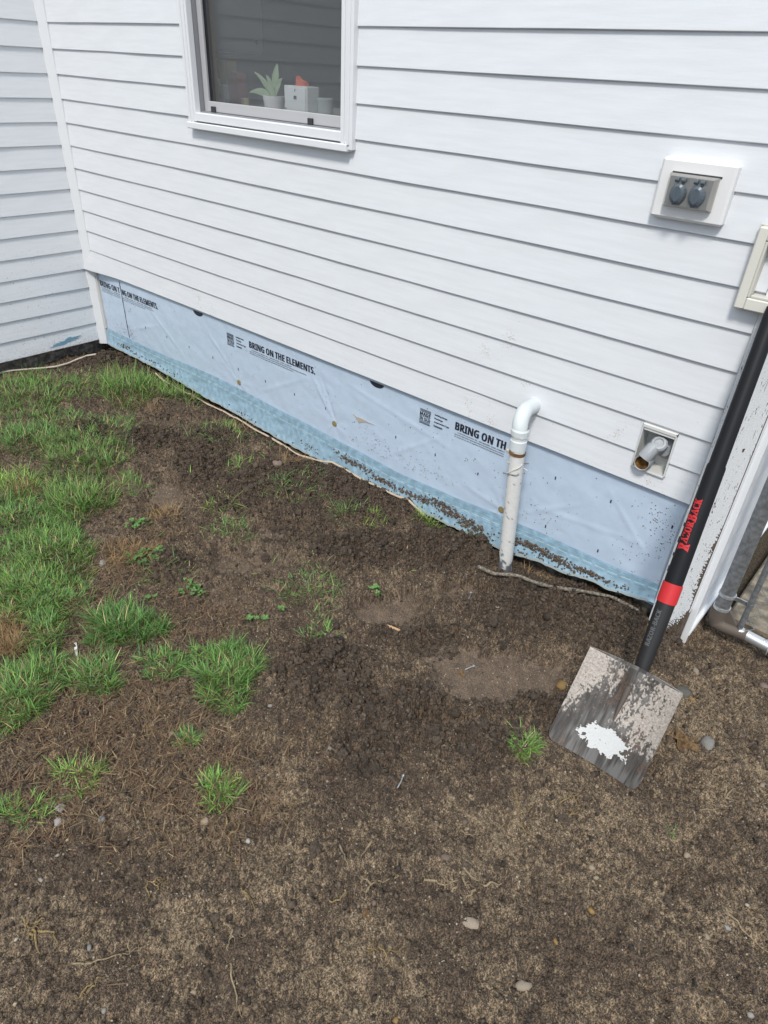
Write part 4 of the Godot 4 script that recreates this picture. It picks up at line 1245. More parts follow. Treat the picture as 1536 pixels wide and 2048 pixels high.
func build_wrap(house: Node3D) -> void:
	var wm := mat("building_wrap", Color(0.52, 0.62, 0.745), 0.36)
	wm.albedo_texture = ntex(512, 0.012, 110, 0.96, 1.0, 5)
	wm.uv1_triplanar = true; wm.uv1_world_triplanar = true; wm.uv1_scale = Vector3(2.2, 2.2, 2.2)
	var s := Shape.new()
	var nx := 420; var ny := 48
	for a in nx + 1:
		for b in ny + 1:
			var x := lerpf(0.036, 3.402, float(a) / nx); var y := lerpf(-0.40, 0.02, float(b) / ny)
			var z := wrap_z(x, y)
			if x < 0.262: z += 0.0022          # a second sheet overlaps the first at the corner
			var e := 0.008
			var nn := Vector3(-(wrap_z(x + e, y) - wrap_z(x - e, y)) / (2 * e), -(wrap_z(x, y + e) - wrap_z(x, y - e)) / (2 * e), 1).normalized()
			s.vert(Vector3(x, y, z), nn, Vector2(x, y))
	for a in nx:
		for b in ny:
			var k := a * (ny + 1) + b
			s.tri(k, k + ny + 1, k + ny + 2); s.tri(k, k + ny + 2, k + 1)
	var wrap := put(s, "building_wrap", wm, house)
	wrap.set_meta("label", "pale blue wrinkled building wrap with printed black lettering")
	var ink := mat("ink", Color(0.018, 0.020, 0.035), 0.5)
	var flat := func(x0: float, y0: float) -> Callable:
		return func(x: float, y: float) -> Vector3: return Vector3(x0 + x, y0 + y, wrap_z(x0 + x, y0 + y) + (0.0032 if x0 < 0.26 and x0 + x < 0.275 else 0.0012))
	var prints := [[0.185, -0.090, "NG ON THE ELEMENTS.", 0.275, 0.345], [1.367, -0.088, "BRING ON THE ELEMENTS.", 0.0, 0.437], [2.547, -0.073, "BRING ON TH", 0.0, 0.217]]
	for p in prints:
		s = Shape.new()
		var x0: float = p[0]; var y0: float = p[1]
		var start: float = p[3] if p[3] > 0.0 else x0
		lettering(s, p[2], p[4], 0.031, flat.call(start, y0))
		var short: bool = p[4] < 0.3
		lettering(s, "© 2019 Berry Global, Inc. · 800.284.2780 · CCMC #12864-R", 0.205 if short else 0.275, 0.0062, flat.call(start + 0.012, y0 - 0.0125))
		lettering(s, "Note: Use the complete Weather Protection System and get the best lifetime limited warranty in the industry.", (0.217 if short else 0.385) if p[3] == 0.0 else 0.30, 0.0062, flat.call(start, y0 - 0.0215))
		lettering(s, "DO: Please visit our site for important installation and warranty information.", (0.217 if short else 0.30) if p[3] == 0.0 else 0.22, 0.0062, flat.call(start, y0 - 0.0305))
		if p[3] == 0.0:
			var lx := x0 - 0.167
			for k in 3: bar(s, lx, lx + 0.052, y0 + 0.0275 - k * 0.0042, 0.0022)
			lettering(s, "MADE", 0.050, 0.0125, flat.call(lx + 0.001, y0 + 0.0035))
			bar(s, lx, lx + 0.012, y0 + 0.0005, 0.002); lettering(s, "WITH PRIDE", 0.036, 0.004, flat.call(lx + 0.014, y0 - 0.0015)); 
			lettering(s, "IN OLD", 0.050, 0.0115, flat.call(lx + 0.001, y0 - 0.0145))
			lettering(s, "HICKORY", 0.050, 0.006, flat.call(lx + 0.001, y0 - 0.0220))
			for k in 2: bar(s, lx, lx + 0.052, y0 - 0.0250 - k * 0.0040, 0.0022)
			var words := ["Building Wraps", "Flashings", "Construction Tape", "Fasteners"]
			var wide := [0.058, 0.038, 0.070, 0.040]
			for k in 4: lettering(s, words[k], wide[k], 0.0085, flat.call(lx + 0.070, y0 + 0.020 - k * 0.0145))
		put(s, "lettering", ink, wrap)
	s = Shape.new()
	lettering(s, "BRING ON T", 0.205, 0.031, flat.call(0.05, -0.086))
	for k in 3: lettering(s, ["© 2019 Berry Global, Inc. · 800.284.2780", "Note: Use the complete Weather Protection System", "DO: Please visit our site for important install"][k], 0.195, 0.0062, flat.call(0.058, -0.0985 - k * 0.009))
	put(s, "lettering", ink, wrap)
	for e in [[0.942, 1.021, 0.014], [2.120, 2.195, 0.013]]:      # lower tips of a print the siding covers
		s = Shape.new()
		var pts := []
		for k in 13:
			var a := PI + PI * k / 12.0
			var px: float = (e[0] + e[1]) * 0.5 + cos(a) * (e[1] - e[0]) * 0.5
			var py: float = -0.014 + sin(a) * e[2] * 1.5
			pts.append(Vector3(px, py, wrap_z(px, py) + 0.0014))
		s.face(pts, Vector3(1, 0, -5))
		put(s, "print_mark", ink, wrap)
	for row in [[0.07, -0.222, 14, 0.2, 0.0], [2.969, -0.111, 3, 0.2, 0.0], [2.972, -0.307, 2, 0.2, 0.0]]:
		for k in int(row[2]):
			s = Shape.new()
			var tx: float = row[0] + k * row[3]
			if row[1] == -0.222 and tx > 2.7: continue
			var ty: float = row[1] + (0.0 if tx < 2.0 else 0.012)
			bar(s, tx - 0.0022, tx + 0.0022, ty, 0.012)
			put(s, "tick_mark", ink, wrap)
	var brass := mat("cap_nail", Color(0.34, 0.27, 0.13), 0.5, 0.3)
	for c in CAPS:
		s = Shape.new()
		s.lathe(Vector3(c[0], c[1], wrap_z(c[0], c[1]) + 0.0005), Vector3(0, 0, 1), [Vector2(0.0135, 0), Vector2(0.013, 0.0016), Vector2(0.008, 0.0024), Vector2(0.0035, 0.0020), Vector2(0, 0.0026)], 18)
		put(s, "cap_nail", brass, wrap)
	# vertical lap of the corner sheet and a tear
	s = Shape.new()
	for k in 16:
		var y := -0.02 - k * 0.0195
		s.box(Vector3(0.2655 + k * 0.0006, y - 0.0098, wrap_z(0.265, y) + 0.0014), Vector3(0.0042 + 0.002 * sin(k * 1.7), 0.0200, 0.0018), 0.0003)
	put(s, "sheet_edge", mat("dark_edge", Color(0.07, 0.075, 0.09), 0.7), wrap)  # ragged dark strip down the lap of the corner sheet
	s = Shape.new()
	var tear := PackedVector2Array([Vector2(2.03, -0.190), Vector2(2.055, -0.196), Vector2(2.09, -0.195), Vector2(2.155, -0.199), Vector2(2.10, -0.204), Vector2(2.075, -0.216), Vector2(2.066, -0.222), Vector2(2.058, -0.208)])
	s.prism(tear, Vector3(0, 0, wrap_z(2.08, -0.2) + 0.0006), Vector3(1, 0, 0), Vector3(0, 1, 0), 0.0012)
	put(s, "torn_flap", mat("torn_wrap", Color(0.42, 0.37, 0.30), 0.8), wrap)
	# flashing tape along the foot of the wrap
	var tm := mat("flashing_tape", Color(0.38, 0.555, 0.68), 0.4)
	tm.albedo_texture = ntex(512, 0.015, 112, 0.78, 1.0, 5)
	tm.uv1_triplanar = true; tm.uv1_world_triplanar = true; tm.uv1_scale = Vector3(3, 3, 3)
	s = Shape.new()
	var cols := 240; var rows := 8
	for a in cols + 1:
		var x := lerpf(0.034, 3.402, float(a) / cols)
		for b in rows + 1:
			var p := tape_point(x, float(b) / rows)
			var dx := tape_point(x + 0.006, float(b) / rows) - p
			var dy := tape_point(x, float(b) / rows + 0.05) - p
			s.vert(p, dy.cross(dx).normalized() * -1.0, Vector2(x, float(b) / rows))
	for a in cols:
		for b in rows:
			var k := a * (rows + 1) + b
			s.tri(k, k + rows + 1, k + rows + 2); s.tri(k, k + rows + 2, k + 1)
	var tape := put(s, "flashing_tape", tm, house)
	tape.set_meta("label", "blue flashing tape along the foot of the wrap, muddy lower edge")
	var line := mat("tape_print", Color(0.22, 0.42, 0.52), 0.5)
	var pale := mat("tape_print_pale", Color(0.62, 0.74, 0.78), 0.5)
	for q in [[0.60, 0.0030, line], [0.70, 0.0022, pale], [0.80, 0.0030, line], [0.90, 0.002, line]]:
		s = Shape.new()
		var x := 0.05
		while x < 3.38:
			var a := tape_point(x, q[0]); var b := tape_point(x + 0.034, q[0])
			s.quad(a + Vector3(0, -q[1] * 0.5, 0.0008), b + Vector3(0, -q[1] * 0.5, 0.0008), b + Vector3(0, q[1] * 0.5, 0.0008), a + Vector3(0, q[1] * 0.5, 0.0008))
			x += 0.046
		put(s, "printed_dashes", q[2], tape).set_meta("kind", "stuff")
	# frayed pale lip at the bottom
	s = Shape.new()
	var lip := noise(30.0, 113, 3)
	for a in 300:
		var x := lerpf(0.05, 3.38, a / 300.0); var x2 := lerpf(0.05, 3.38, (a + 1) / 300.0)
		var h: float = 0.006 + 0.010 * max(0.0, lip.get_noise_1d(x)); var h2: float = 0.006 + 0.010 * max(0.0, lip.get_noise_1d(x2))
		var p := tape_point(x, 0.0); var p2 := tape_point(x2, 0.0)
		s.quad(p + Vector3(0, -0.003, 0.001), p2 + Vector3(0, -0.003, 0.001), p2 + Vector3(0, h2, 0.0012), p + Vector3(0, h, 0.0012))
	put(s, "frayed_lip", mat("tape_lip", Color(0.44, 0.50, 0.49), 0.7), tape)
func bar(s: Shape, x0: float, x1: float, y: float, h: float) -> void:
	s.quad(Vector3(x0, y - h * 0.5, wrap_z(x0, y) + 0.0013), Vector3(x1, y - h * 0.5, wrap_z(x1, y) + 0.0013), Vector3(x1, y + h * 0.5, wrap_z(x1, y) + 0.0013), Vector3(x0, y + h * 0.5, wrap_z(x0, y) + 0.0013))
func tape_point(x: float, v: float) -> Vector3:
	var y := lerpf(along(TAPE_LOW, x), along(TAPE_TOP, x), v)
	y += (1.0 - v) * nmid.get_noise_2d(x * 1.4, 5.0) * 0.006
	var z := -0.0105 + (1.0 - v) * 0.006 + 0.010 * pow(1.0 - v, 4.0) + nz2.get_noise_2d(x * 6.0, v * 1.5) * 0.0022
	return Vector3(x, y, z)
func build_corner_board(house: Node3D) -> void:
	var s := Shape.new()
	s.box(Vector3(3.450, 1.02, -0.014), Vector3(0.104, 2.96, 0.034), 0.002)
	var raw := mat("raw_wood", Color(0.17, 0.125, 0.09), 0.9)
	raw.albedo_texture = ntex(256, 0.02, 120, 0.5, 1.0, 5); raw.uv1_triplanar = true; raw.uv1_scale = Vector3(30, 3, 30)
	var board := put(s, "corner_board", raw, house)
	board.set_meta("label", "weathered corner board with cracked flaking white paint")
	# paint film on the front and on the side; flaked away in places
	var na := noise(0.012, 121, 4); var nb := noise(0.05, 122, 3); var nc := noise(0.03, 123, 2)
	var flake := func(x: int, y: int) -> Color:       # 128 wide = 0.104 m, 1536 tall = 1.25 m from the ground
		var low := 1.0 - y / 1536.0                   # 0 at the top of the film, 1 at the soil
		var rr := x / 128.0
		var h: float = (1536 - y) / 1536.0 * 1.25     # metres above the foot
		var keep := na.get_noise_2d(x * 1.2, y * 0.5) * 0.55 + nb.get_noise_2d(x, y * 0.7) * 0.45
		var lost := smooth(0.02 + 0.20 * rr * rr, -0.06 + 0.06 * rr, h + nb.get_noise_2d(x * 2.0, y * 2.0) * 0.05)
		var spot := smooth(0.47, 0.57, keep) * (1.0 if h < 0.75 else 0.35)
		var edge := smooth(0.86, 1.0, rr + na.get_noise_2d(y * 0.35, 9.0) * 0.22 + nb.get_noise_2d(x * 1.5, y * 1.5) * 0.12) * smooth(0.62, 0.30, h)
		var crack := 1.0 if abs(nc.get_noise_2d(x * 2.2, y * 0.12)) < 0.018 and nb.get_noise_2d(x * 0.5, y * 0.3) > -0.05 else 0.0
		var gone := lost > 0.5 or spot > 0.5 or edge > 0.62 or (crack > 0.5 and h < 0.9)
		var t := 0.93 + 0.07 * nb.get_noise_2d(x * 3.0, y * 3.0)
		return Color(0.90 * t, 0.905 * t, 0.91 * t, 0.0 if gone else 1.0)
	var pm := mat("flaking_paint", Color(1.0, 1.0, 1.0), 0.55)
	pm.albedo_texture = image_from(128, 1536, flake)
	pm.transparency = BaseMaterial3D.TRANSPARENCY_ALPHA_SCISSOR
	pm.alpha_scissor_threshold = 0.5
	pm.texture_repeat = false
	bumpy(pm, ntex(256, 0.03, 125, 0.0, 1.0, 4), 0.06)
	s = Shape.new()
	var film := func(a: Vector3, b: Vector3, c: Vector3, d: Vector3) -> void:
		s.quad(a, b, c, d)
		var k := s.t.size() - 4
		s.t[k] = Vector2(0, 1); s.t[k + 1] = Vector2(1, 1); s.t[k + 2] = Vector2(1, 0); s.t[k + 3] = Vector2(0, 0)
	film.call(Vector3(3.399, -0.46, 0.0045), Vector3(3.501, -0.46, 0.0045), Vector3(3.501, 0.79, 0.0045), Vector3(3.399, 0.79, 0.0045))
	put(s, "paint_film", pm, board)
	s = Shape.new()
	s.box(Vector3(3.450, 1.64, 0.0035), Vector3(0.102, 1.70, 0.002), 0.0005)
	s.box(Vector3(3.5035, 0.95, -0.012), Vector3(0.002, 2.6, 0.026), 0.0005)
	put(s, "paint_film", mat("old_paint", Color(0.75, 0.75, 0.76), 0.55), board)
	# strip of printed tape at the edge of the siding
	s = Shape.new()
	s.box(Vector3(3.404, -0.19, 0.006), Vector3(0.012, 0.36, 0.002), 0.0005)
	var strip := put(s, "edge_strip", mat("edge_strip", Color(0.62, 0.62, 0.60), 0.5), house)
	s = Shape.new()
	for k in 5:
		s = Shape.new()
		s.box(Vector3(3.404, -0.06 - k * 0.055, 0.0074), Vector3(0.005, 0.012 + 0.01 * (k % 2), 0.0012), 0.0002)
		put(s, "strip_print", mat("ink", Color(0.02, 0.02, 0.03)), strip)
func build_window(house: Node3D) -> void:
	var white := mat("white_trim", Color(0.72, 0.725, 0.735), 0.4)
	var grey := mat("alloy", Color(0.27, 0.27, 0.29), 0.45, 0.2)
	var dark := mat("gasket", Color(0.03, 0.03, 0.035), 0.6)
	var s := Shape.new()
	# outer casing: two stepped stiles, head and sill
	for side in [[1.110, 1.163], [1.972, 2.026]]:
		var w: float = side[1] - side[0]
		var out: bool = side[0] < 1.5
		s.box(Vector3((side[0] + side[1]) * 0.5, 1.36, 0.004), Vector3(w, 1.16, 0.028), 0.003)
		for e in [0.30, 0.72]:
			var rx: float = lerpf(side[0], side[1], e if out else 1.0 - e)
			s.box(Vector3(rx, 1.365, 0.0195), Vector3(w * 0.24, 1.14, 0.008), 0.0022)
	s.box(Vector3(1.568, 0.817, 0.005), Vector3(0.812, 0.032, 0.026), 0.003)
	s.box(Vector3(1.568, 1.93, 0.005), Vector3(0.812, 0.04, 0.026), 0.003)
	var win := put(s, "window", white, house)
	win.set_meta("label", "recessed kitchen window with insect screen and white casing")
	s = Shape.new()
	s.box(Vector3(1.560, 0.7865, 0.010), Vector3(0.900, 0.024, 0.036), 0.003)
	put(s, "sill", white, win)
	s = Shape.new()
	s.box(Vector3(1.565, 0.7997, 0.008), Vector3(0.86, 0.0022, 0.024), 0.0005)
	put(s, "drip_groove", dark, win)
	s = Shape.new()
	for side in [1.1555, 1.9785]: s.box(Vector3(side, 1.38, -0.045), Vector3(0.012, 1.10, 0.07), 0.001)
	s.box(Vector3(1.567, 0.830, -0.045), Vector3(0.83, 0.012, 0.07), 0.001)
	put(s, "jamb_liner", grey, win)
	s = Shape.new()
	for side in [1.1765, 1.957]: s.box(Vector3(side, 1.38, -0.036), Vector3(0.027, 1.09, 0.012), 0.002)
	s.box(Vector3(1.567, 0.855, -0.036), Vector3(0.754, 0.036, 0.012), 0.002)
	s.box(Vector3(1.567, 1.90, -0.036), Vector3(0.754, 0.036, 0.012), 0.002)
	var scr := put(s, "screen_frame", mat("screen_alloy", Color(0.47, 0.465, 0.47), 0.4, 0.1), win)
	for x in [1.225, 1.783]:
		s = Shape.new()
		s.box(Vector3(x, 0.846, -0.026), Vector3(0.024, 0.021, 0.008), 0.001)
		put(s, "pull_tab", dark, scr)
	var mesh := mat("insect_screen", Color(0.05, 0.05, 0.055), 0.9)
	mesh.transparency = BaseMaterial3D.TRANSPARENCY_ALPHA
	mesh.albedo_color.a = 0.22
	s = Shape.new()
	s.quad(Vector3(1.19, 0.873, -0.037), Vector3(1.944, 0.873, -0.037), Vector3(1.944, 1.882, -0.037), Vector3(1.19, 1.882, -0.037))
	put(s, "screen", mesh, win)
	var glass := mat("glass", Color(0.9, 0.95, 0.95), 0.02)
	glass.transparency = BaseMaterial3D.TRANSPARENCY_ALPHA
	glass.albedo_color.a = 0.06
	glass.metallic_specular = 1.0
	s = Shape.new()
	s.quad(Vector3(1.16, 0.84, -0.060), Vector3(1.975, 0.84, -0.060), Vector3(1.975, 1.93, -0.060), Vector3(1.16, 1.93, -0.060))
	put(s, "pane", glass, win)
	s = Shape.new()
	s.quad(Vector3(1.16, 0.84, -0.0735), Vector3(1.975, 0.84, -0.0735), Vector3(1.975, 1.93, -0.0735), Vector3(1.16, 1.93, -0.0735))
	put(s, "pane", glass, win)
	s = Shape.new()
	for side in [1.168, 1.966]: s.box(Vector3(side, 1.38, -0.068), Vector3(0.030, 1.09, 0.014), 0.002)
	s.box(Vector3(1.567, 0.845, -0.068), Vector3(0.80, 0.030, 0.014), 0.002)
	put(s, "sash", dark, win)
	# things on the counter inside
	var o := thing("potted_plant", "small leafy plant in a white pot behind the window", "plant", Vector3(1.475, 0.852, -0.125))
	s = Shape.new()
	s.lathe(Vector3.ZERO, Vector3.UP, [Vector2(0, 0), Vector2(0.032, 0), Vector2(0.042, 0.055), Vector2(0.039, 0.055), Vector2(0.036, 0.045), Vector2(0, 0.045)], 20)
	put(s, "pot", mat("pot", Color(0.75, 0.76, 0.76), 0.5), o)
	var lm := mat("house_leaf", Color(0.24, 0.33, 0.20), 0.5)
	for q in [[0.015, 0.160, -0.01, 0.013], [-0.085, 0.128, 0.01, 0.008], [-0.055, 0.120, -0.02, 0.008], [-0.105, 0.062, 0.02, 0.012], [0.050, 0.115, 0.0, 0.009], [-0.030, 0.105, 0.02, 0.008], [0.035, 0.085, 0.03, 0.008]]:
		s = Shape.new()
		var tip := Vector3(q[0] * 1.1, q[1], q[2])
		var foot := Vector3(0, 0.045, 0)
		var dirn := (tip - foot).normalized()
		var wide := dirn.cross(Vector3(0.5, 0.2, 1).normalized()).normalized()
		for k in 7:
			var f := k / 6.0
			var w: float = q[3] * sin(PI * pow(f, 0.8)) + 0.001
			var p := foot.lerp(tip, f) + Vector3(0, 0.012 * sin(PI * f), 0)
			s.vert(p - wide * w, Vector3(-0.3, 0.3, 0.9).normalized()); s.vert(p + Vector3(0, -0.003, 0.002), Vector3(0, 0.3, 0.95)); s.vert(p + wide * w, Vector3(0.3, 0.3, 0.9).normalized())
		for k in 6:
			for e in 2:
				var a := k * 3 + e
				s.tri(a, a + 1, a + 4); s.tri(a, a + 4, a + 3)
		put(s, "leaf", lm, o)
	o = thing("metal_box", "small pale box with a hinged door behind the window", "box", Vector3(1.61, 0.852, -0.14))
	s = Shape.new()
	s.box(Vector3(0, 0.047, -0.005), Vector3(0.125, 0.094, 0.06), 0.002)
	put(s, "case", mat("box_paint", Color(0.62, 0.66, 0.66), 0.5), o)
	s = Shape.new()
	s.box(Vector3(0, 0.046, 0.027), Vector3(0.112, 0.084, 0.003), 0.001)
	var door := put(s, "door", mat("box_door", Color(0.70, 0.74, 0.74), 0.45), o)
	s = Shape.new()
	s.box(Vector3(0.002, 0.058, 0.0295), Vector3(0.014, 0.010, 0.003), 0.0005); s.box(Vector3(0.002, 0.080, 0.0295), Vector3(0.003, 0.008, 0.002), 0.0005)
	s.box(Vector3(-0.05, 0.02, 0.0295), Vector3(0.004, 0.006, 0.002), 0.0005); s.box(Vector3(0.05, 0.012, 0.0295), Vector3(0.004, 0.006, 0.002), 0.0005)
	put(s, "latch", dark, door).set_meta("kind", "stuff")
	s = Shape.new()
	s.prism(PackedVector2Array([Vector2(-0.02, 0), Vector2(0.03, 0), Vector2(0.028, 0.012), Vector2(-0.004, 0.02), Vector2(-0.016, 0.030)]), Vector3(1.615, 0.9462, -0.15), Vector3(1, 0, 0), Vector3(0, 1, 0), 0.02)
	tag(put(s, "paper_scrap", mat("orange", Color(0.60, 0.10, 0.05), 0.6)), "bright orange scrap lying on the pale box", "scrap")
	s = Shape.new()
	s.lathe(Vector3(1.71, 0.852, -0.17), Vector3.UP, [Vector2(0, 0), Vector2(0.028, 0), Vector2(0.030, 0.06), Vector2(0.026, 0.062), Vector2(0, 0.062)], 18)
	tag(put(s, "jar", mat("jar", Color(0.35, 0.40, 0.40), 0.25)), "grey-green jar standing right beside the pale box", "jar")
	o = thing("paper_bag", "white paper bag with dark script behind the window", "bag", Vector3(0.92, 0.852, -0.30))
	s = Shape.new()
	s.box(Vector3(0, 0.034, 0), Vector3(0.075, 0.068, 0.03), 0.004); s.box(Vector3(-0.022, 0.078, 0), Vector3(0.02, 0.026, 0.02), 0.004)
	put(s, "bag_body", mat("paper", Color(0.68, 0.66, 0.64), 0.7), o)
	s = Shape.new()
	lettering(s, "As", 0.035, 0.022, func(x: float, y: float) -> Vector3: return Vector3(-0.018 + x, 0.018 + y, 0.0162), false, true)
	put(s, "lettering", dark, o)
	s = Shape.new()
	s.box(Vector3(0.80, 0.932, -0.42), Vector3(0.10, 0.16, 0.06), 0.004)
	tag(put(s, "cereal_box", mat("yellow_card", Color(0.42, 0.31, 0.05), 0.6)), "dull yellow carton standing behind the white bag", "carton")
	s = Shape.new()
	s.box(Vector3(0.915, 0.91, -0.40), Vector3(0.06, 0.115, 0.05), 0.004)
	tag(put(s, "red_carton", mat("red_card", Color(0.45, 0.07, 0.06), 0.6)), "dark red carton standing behind the white bag", "carton")
	s = Shape.new()
	s.lathe(Vector3(1.07, 0.852, -0.31), Vector3.UP, [Vector2(0, 0), Vector2(0.018, 0), Vector2(0.018, 0.026), Vector2(0.0, 0.026)], 14)
	tag(put(s, "candle", mat("wax", Color(0.55, 0.48, 0.25), 0.5)), "short yellowish candle on the counter behind the window", "candle")
	o = thing("wall_cabinet", "pale hanging kitchen cupboard seen through the window", "cupboard", Vector3(-0.17, 1.045, -0.78))
	s = Shape.new()
	s.box(Vector3(0, 0.4, 0.0), Vector3(0.30, 0.8, 1.10), 0.004)
	put(s, "carcass", mat("cupboard", Color(0.78, 0.80, 0.76), 0.5), o)
	s = Shape.new()
	for k in 2: s.box(Vector3(0.158, 0.4, -0.275 + k * 0.55), Vector3(0.014, 0.78, 0.54), 0.004)
	put(s, "doors", mat("cupboard_door", Color(0.80, 0.82, 0.78), 0.45), o)
	s = Shape.new()
	s.lathe(Vector3(0.165, 0.06, -0.48), Vector3(1, 0, 0), [Vector2(0.006, 0), Vector2(0.006, 0.012), Vector2(0.012, 0.018), Vector2(0, 0.024)], 12)
	put(s, "knob", dark, o)
# ------------------------------------------------------------------ fixtures on the wall
func build_fixtures() -> void:
	var cream := mat("outlet_block", Color(0.74, 0.73, 0.72), 0.45)
	var steel := mat("cover_steel", Color(0.50, 0.48, 0.45), 0.32, 0.85)
	var rubber := mat("flap_grey", Color(0.085, 0.105, 0.125), 0.38)
	var s := Shape.new()
	var o := thing("outdoor_outlet", "weatherproof double outlet on a square white mounting block", "outlet", Vector3(3.166, 0.804, 0.0))
	s.box(Vector3(0, 0, 0.006), Vector3(0.178, 0.134, 0.036), 0.006)
	put(s, "mounting_block", cream, o)
	s = Shape.new()
	s.box(Vector3(0.002, 0.037, 0.0245), Vector3(0.118, 0.004, 0.003), 0.0005)
	put(s, "gasket", mat("gasket", Color(0.03, 0.03, 0.035)), o)
	s = Shape.new()      # cover: a shallow box with sloping rim
	var r0 := Vector2(0.058, 0.036); var r1 := Vector2(0.051, 0.031)
	var zf := 0.046; var zb := 0.0245
	var ring := func(r: Vector2, z: float) -> Array: return [Vector3(-r.x, -r.y, z), Vector3(r.x, -r.y, z), Vector3(r.x, r.y, z), Vector3(-r.x, r.y, z)]
	var a: Array = ring.call(r0, zb); var b: Array = ring.call(r0, zb + 0.010); var c: Array = ring.call(r1, zf)
	for k in 4:
		s.face([a[k], a[(k + 1) % 4], b[(k + 1) % 4], b[k]], Vector3(0, 0, 0.03)); s.face([b[k], b[(k + 1) % 4], c[(k + 1) % 4], c[k]], Vector3(0, 0, 0.03))
	s.face(c, Vector3(0, 0, 0.03))
	var plate := put(s, "cover_plate", steel, o)
	for k in 2:
		var cx := -0.0225 + k * 0.045
		s = Shape.new()
		var n := 16
		var levels := [[1.0, 0.0, 0.0], [1.0, 0.005, 0.0], [0.86, 0.010, 0.0], [0.5, 0.0135, 0.0]]
		for e in levels.size() - 1:
			for q in n:
				var pt := func(w: int, l: Array) -> Vector3:
					var an := TAU * (w + 0.5) / n
					var dx := cos(an) * 0.0195; var dy := sin(an) * 0.0235
					dx = sign(dx) * pow(abs(dx) / 0.0195, 0.85) * 0.0195
					return Vector3(cx + dx * l[0], -0.005 + dy * (0.4 + 0.6 * l[0]), zf + l[1])
				s.face([pt.call(q, levels[e]), pt.call(q + 1, levels[e]), pt.call(q + 1, levels[e + 1]), pt.call(q, levels[e + 1])], Vector3(cx, -0.005, zf - 0.02))
		var cap := []
		for q in n:
			var an := TAU * (q + 0.5) / n
			cap.append(Vector3(cx + cos(an) * 0.0195 * 0.5, -0.005 + sin(an) * 0.0235 * 0.7, zf + 0.0135))
		s.face(cap, Vector3(cx, 0, 0))
		s.box(Vector3(cx, -0.006, zf + 0.0125), Vector3(0.0022, 0.036, 0.004), 0.0008)
		var flap := put(s, "flap", rubber, plate)
		s = Shape.new()
		for e in [-0.008, 0.0075]:
			s.tube([Vector3(cx + e - 0.0045, 0.0245, zf + 0.006), Vector3(cx + e + 0.0045, 0.0245, zf + 0.006)], [0.0052, 0.0052], 10)
			s.box(Vector3(cx + e, 0.0285, zf + 0.003), Vector3(0.005, 0.004, 0.008), 0.001)
		put(s, "hinge", rubber, flap)
		s = Shape.new()
		s.box(Vector3(cx, -0.0275, zf + 0.005), Vector3(0.017, 0.006, 0.007), 0.002)
		put(s, "lift_tab", rubber, flap)
	# tap in its recess
	o = thing("wall_tap", "grey outdoor tap with rusty spout set in a recessed wall box", "tap", Vector3(3.255, 0.124, 0.0))
	var liner := mat("tap_box", Color(0.62, 0.62, 0.60), 0.5)
	s = Shape.new()
	var w := 0.1015; var h := 0.145
	s.box(Vector3(0, 0, -0.062), Vector3(w, h, 0.006), 0.001)
	for e in [-1.0, 1.0]:
		s.box(Vector3(e * (w * 0.5 - 0.002), 0, -0.028), Vector3(0.004, h, 0.066), 0.001)
	s.box(Vector3(0, h * 0.5 - 0.005, -0.028), Vector3(w, 0.010, 0.066), 0.001); s.box(Vector3(0, -h * 0.5 + 0.003, -0.028), Vector3(w, 0.006, 0.066), 0.001)
	var casing := put(s, "wall_box", liner, o)
	s = Shape.new()
	s.box(Vector3(0, h * 0.5 - 0.014, -0.004), Vector3(w - 0.008, 0.012, 0.010), 0.002); s.box(Vector3(0, h * 0.5 - 0.002, -0.001), Vector3(w, 0.006, 0.010), 0.001)
	put(s, "head_flange", mat("tap_flange", Color(0.70, 0.68, 0.65), 0.5), casing)
	var tin := mat("tap_metal", Color(0.33, 0.345, 0.36), 0.55, 0.1)
	bumpy(tin, ntex(128, 0.05, 130, 0.0, 1.0, 4), 0.12)
	s = Shape.new()
	s.lathe(Vector3(0.022, 0.004, -0.06), Vector3(0, 0, 1), [Vector2(0.040, 0), Vector2(0.037, 0.018), Vector2(0.027, 0.030), Vector2(0.020, 0.034), Vector2(0.018, 0.044), Vector2(0, 0.044)], 18)
	s.tube([Vector3(0.014, 0.012, -0.035), Vector3(0.008, 0.014, -0.012), Vector3(-0.004, 0.008, 0.006), Vector3(-0.012, -0.012, 0.016), Vector3(-0.016, -0.022, 0.020)], [0.019, 0.021, 0.021, 0.0205, 0.020], 14)
	put(s, "body", tin, o)
	s = Shape.new()
	s.lathe(Vector3(0.008, 0.022, -0.004), Vector3(0.05, 0.70, 0.70), [Vector2(0.016, -0.010), Vector2(0.024, -0.004), Vector2(0.0245, 0.008), Vector2(0.020, 0.014), Vector2(0.014, 0.015), Vector2(0.012, 0.011), Vector2(0, 0.010)], 10)
	put(s, "valve_cap", tin, o)
	s = Shape.new()
	var mouth := Vector3(-0.016, -0.038, 0.010); var ax := Vector3(0.0, 0.05, 1.0).normalized()
	s.lathe(mouth, ax, [Vector2(0.0205, -0.026), Vector2(0.0235, -0.010), Vector2(0.0235, 0.016), Vector2(0.0222, 0.018), Vector2(0.0202, 0.016)], 20)
	var spout := put(s, "spout", tin, o)
	s = Shape.new()
	s.lathe(mouth, ax, [Vector2(0.0204, 0.0158), Vector2(0.0185, 0.002), Vector2(0.012, -0.006), Vector2(0, -0.007)], 20)
	var rust := mat("tap_rust", Color(0.36, 0.17, 0.035), 0.8)
	rust.albedo_texture = ntex(64, 0.08, 131, 0.35, 1.0, 3)
	put(s, "rusty_bore", rust, spout)
	# cream frame by the corner
	o = thing("mounting_frame", "empty cream plastic mounting frame fixed over the corner of the wall", "frame", Vector3(3.42, 0.662, 0.0))
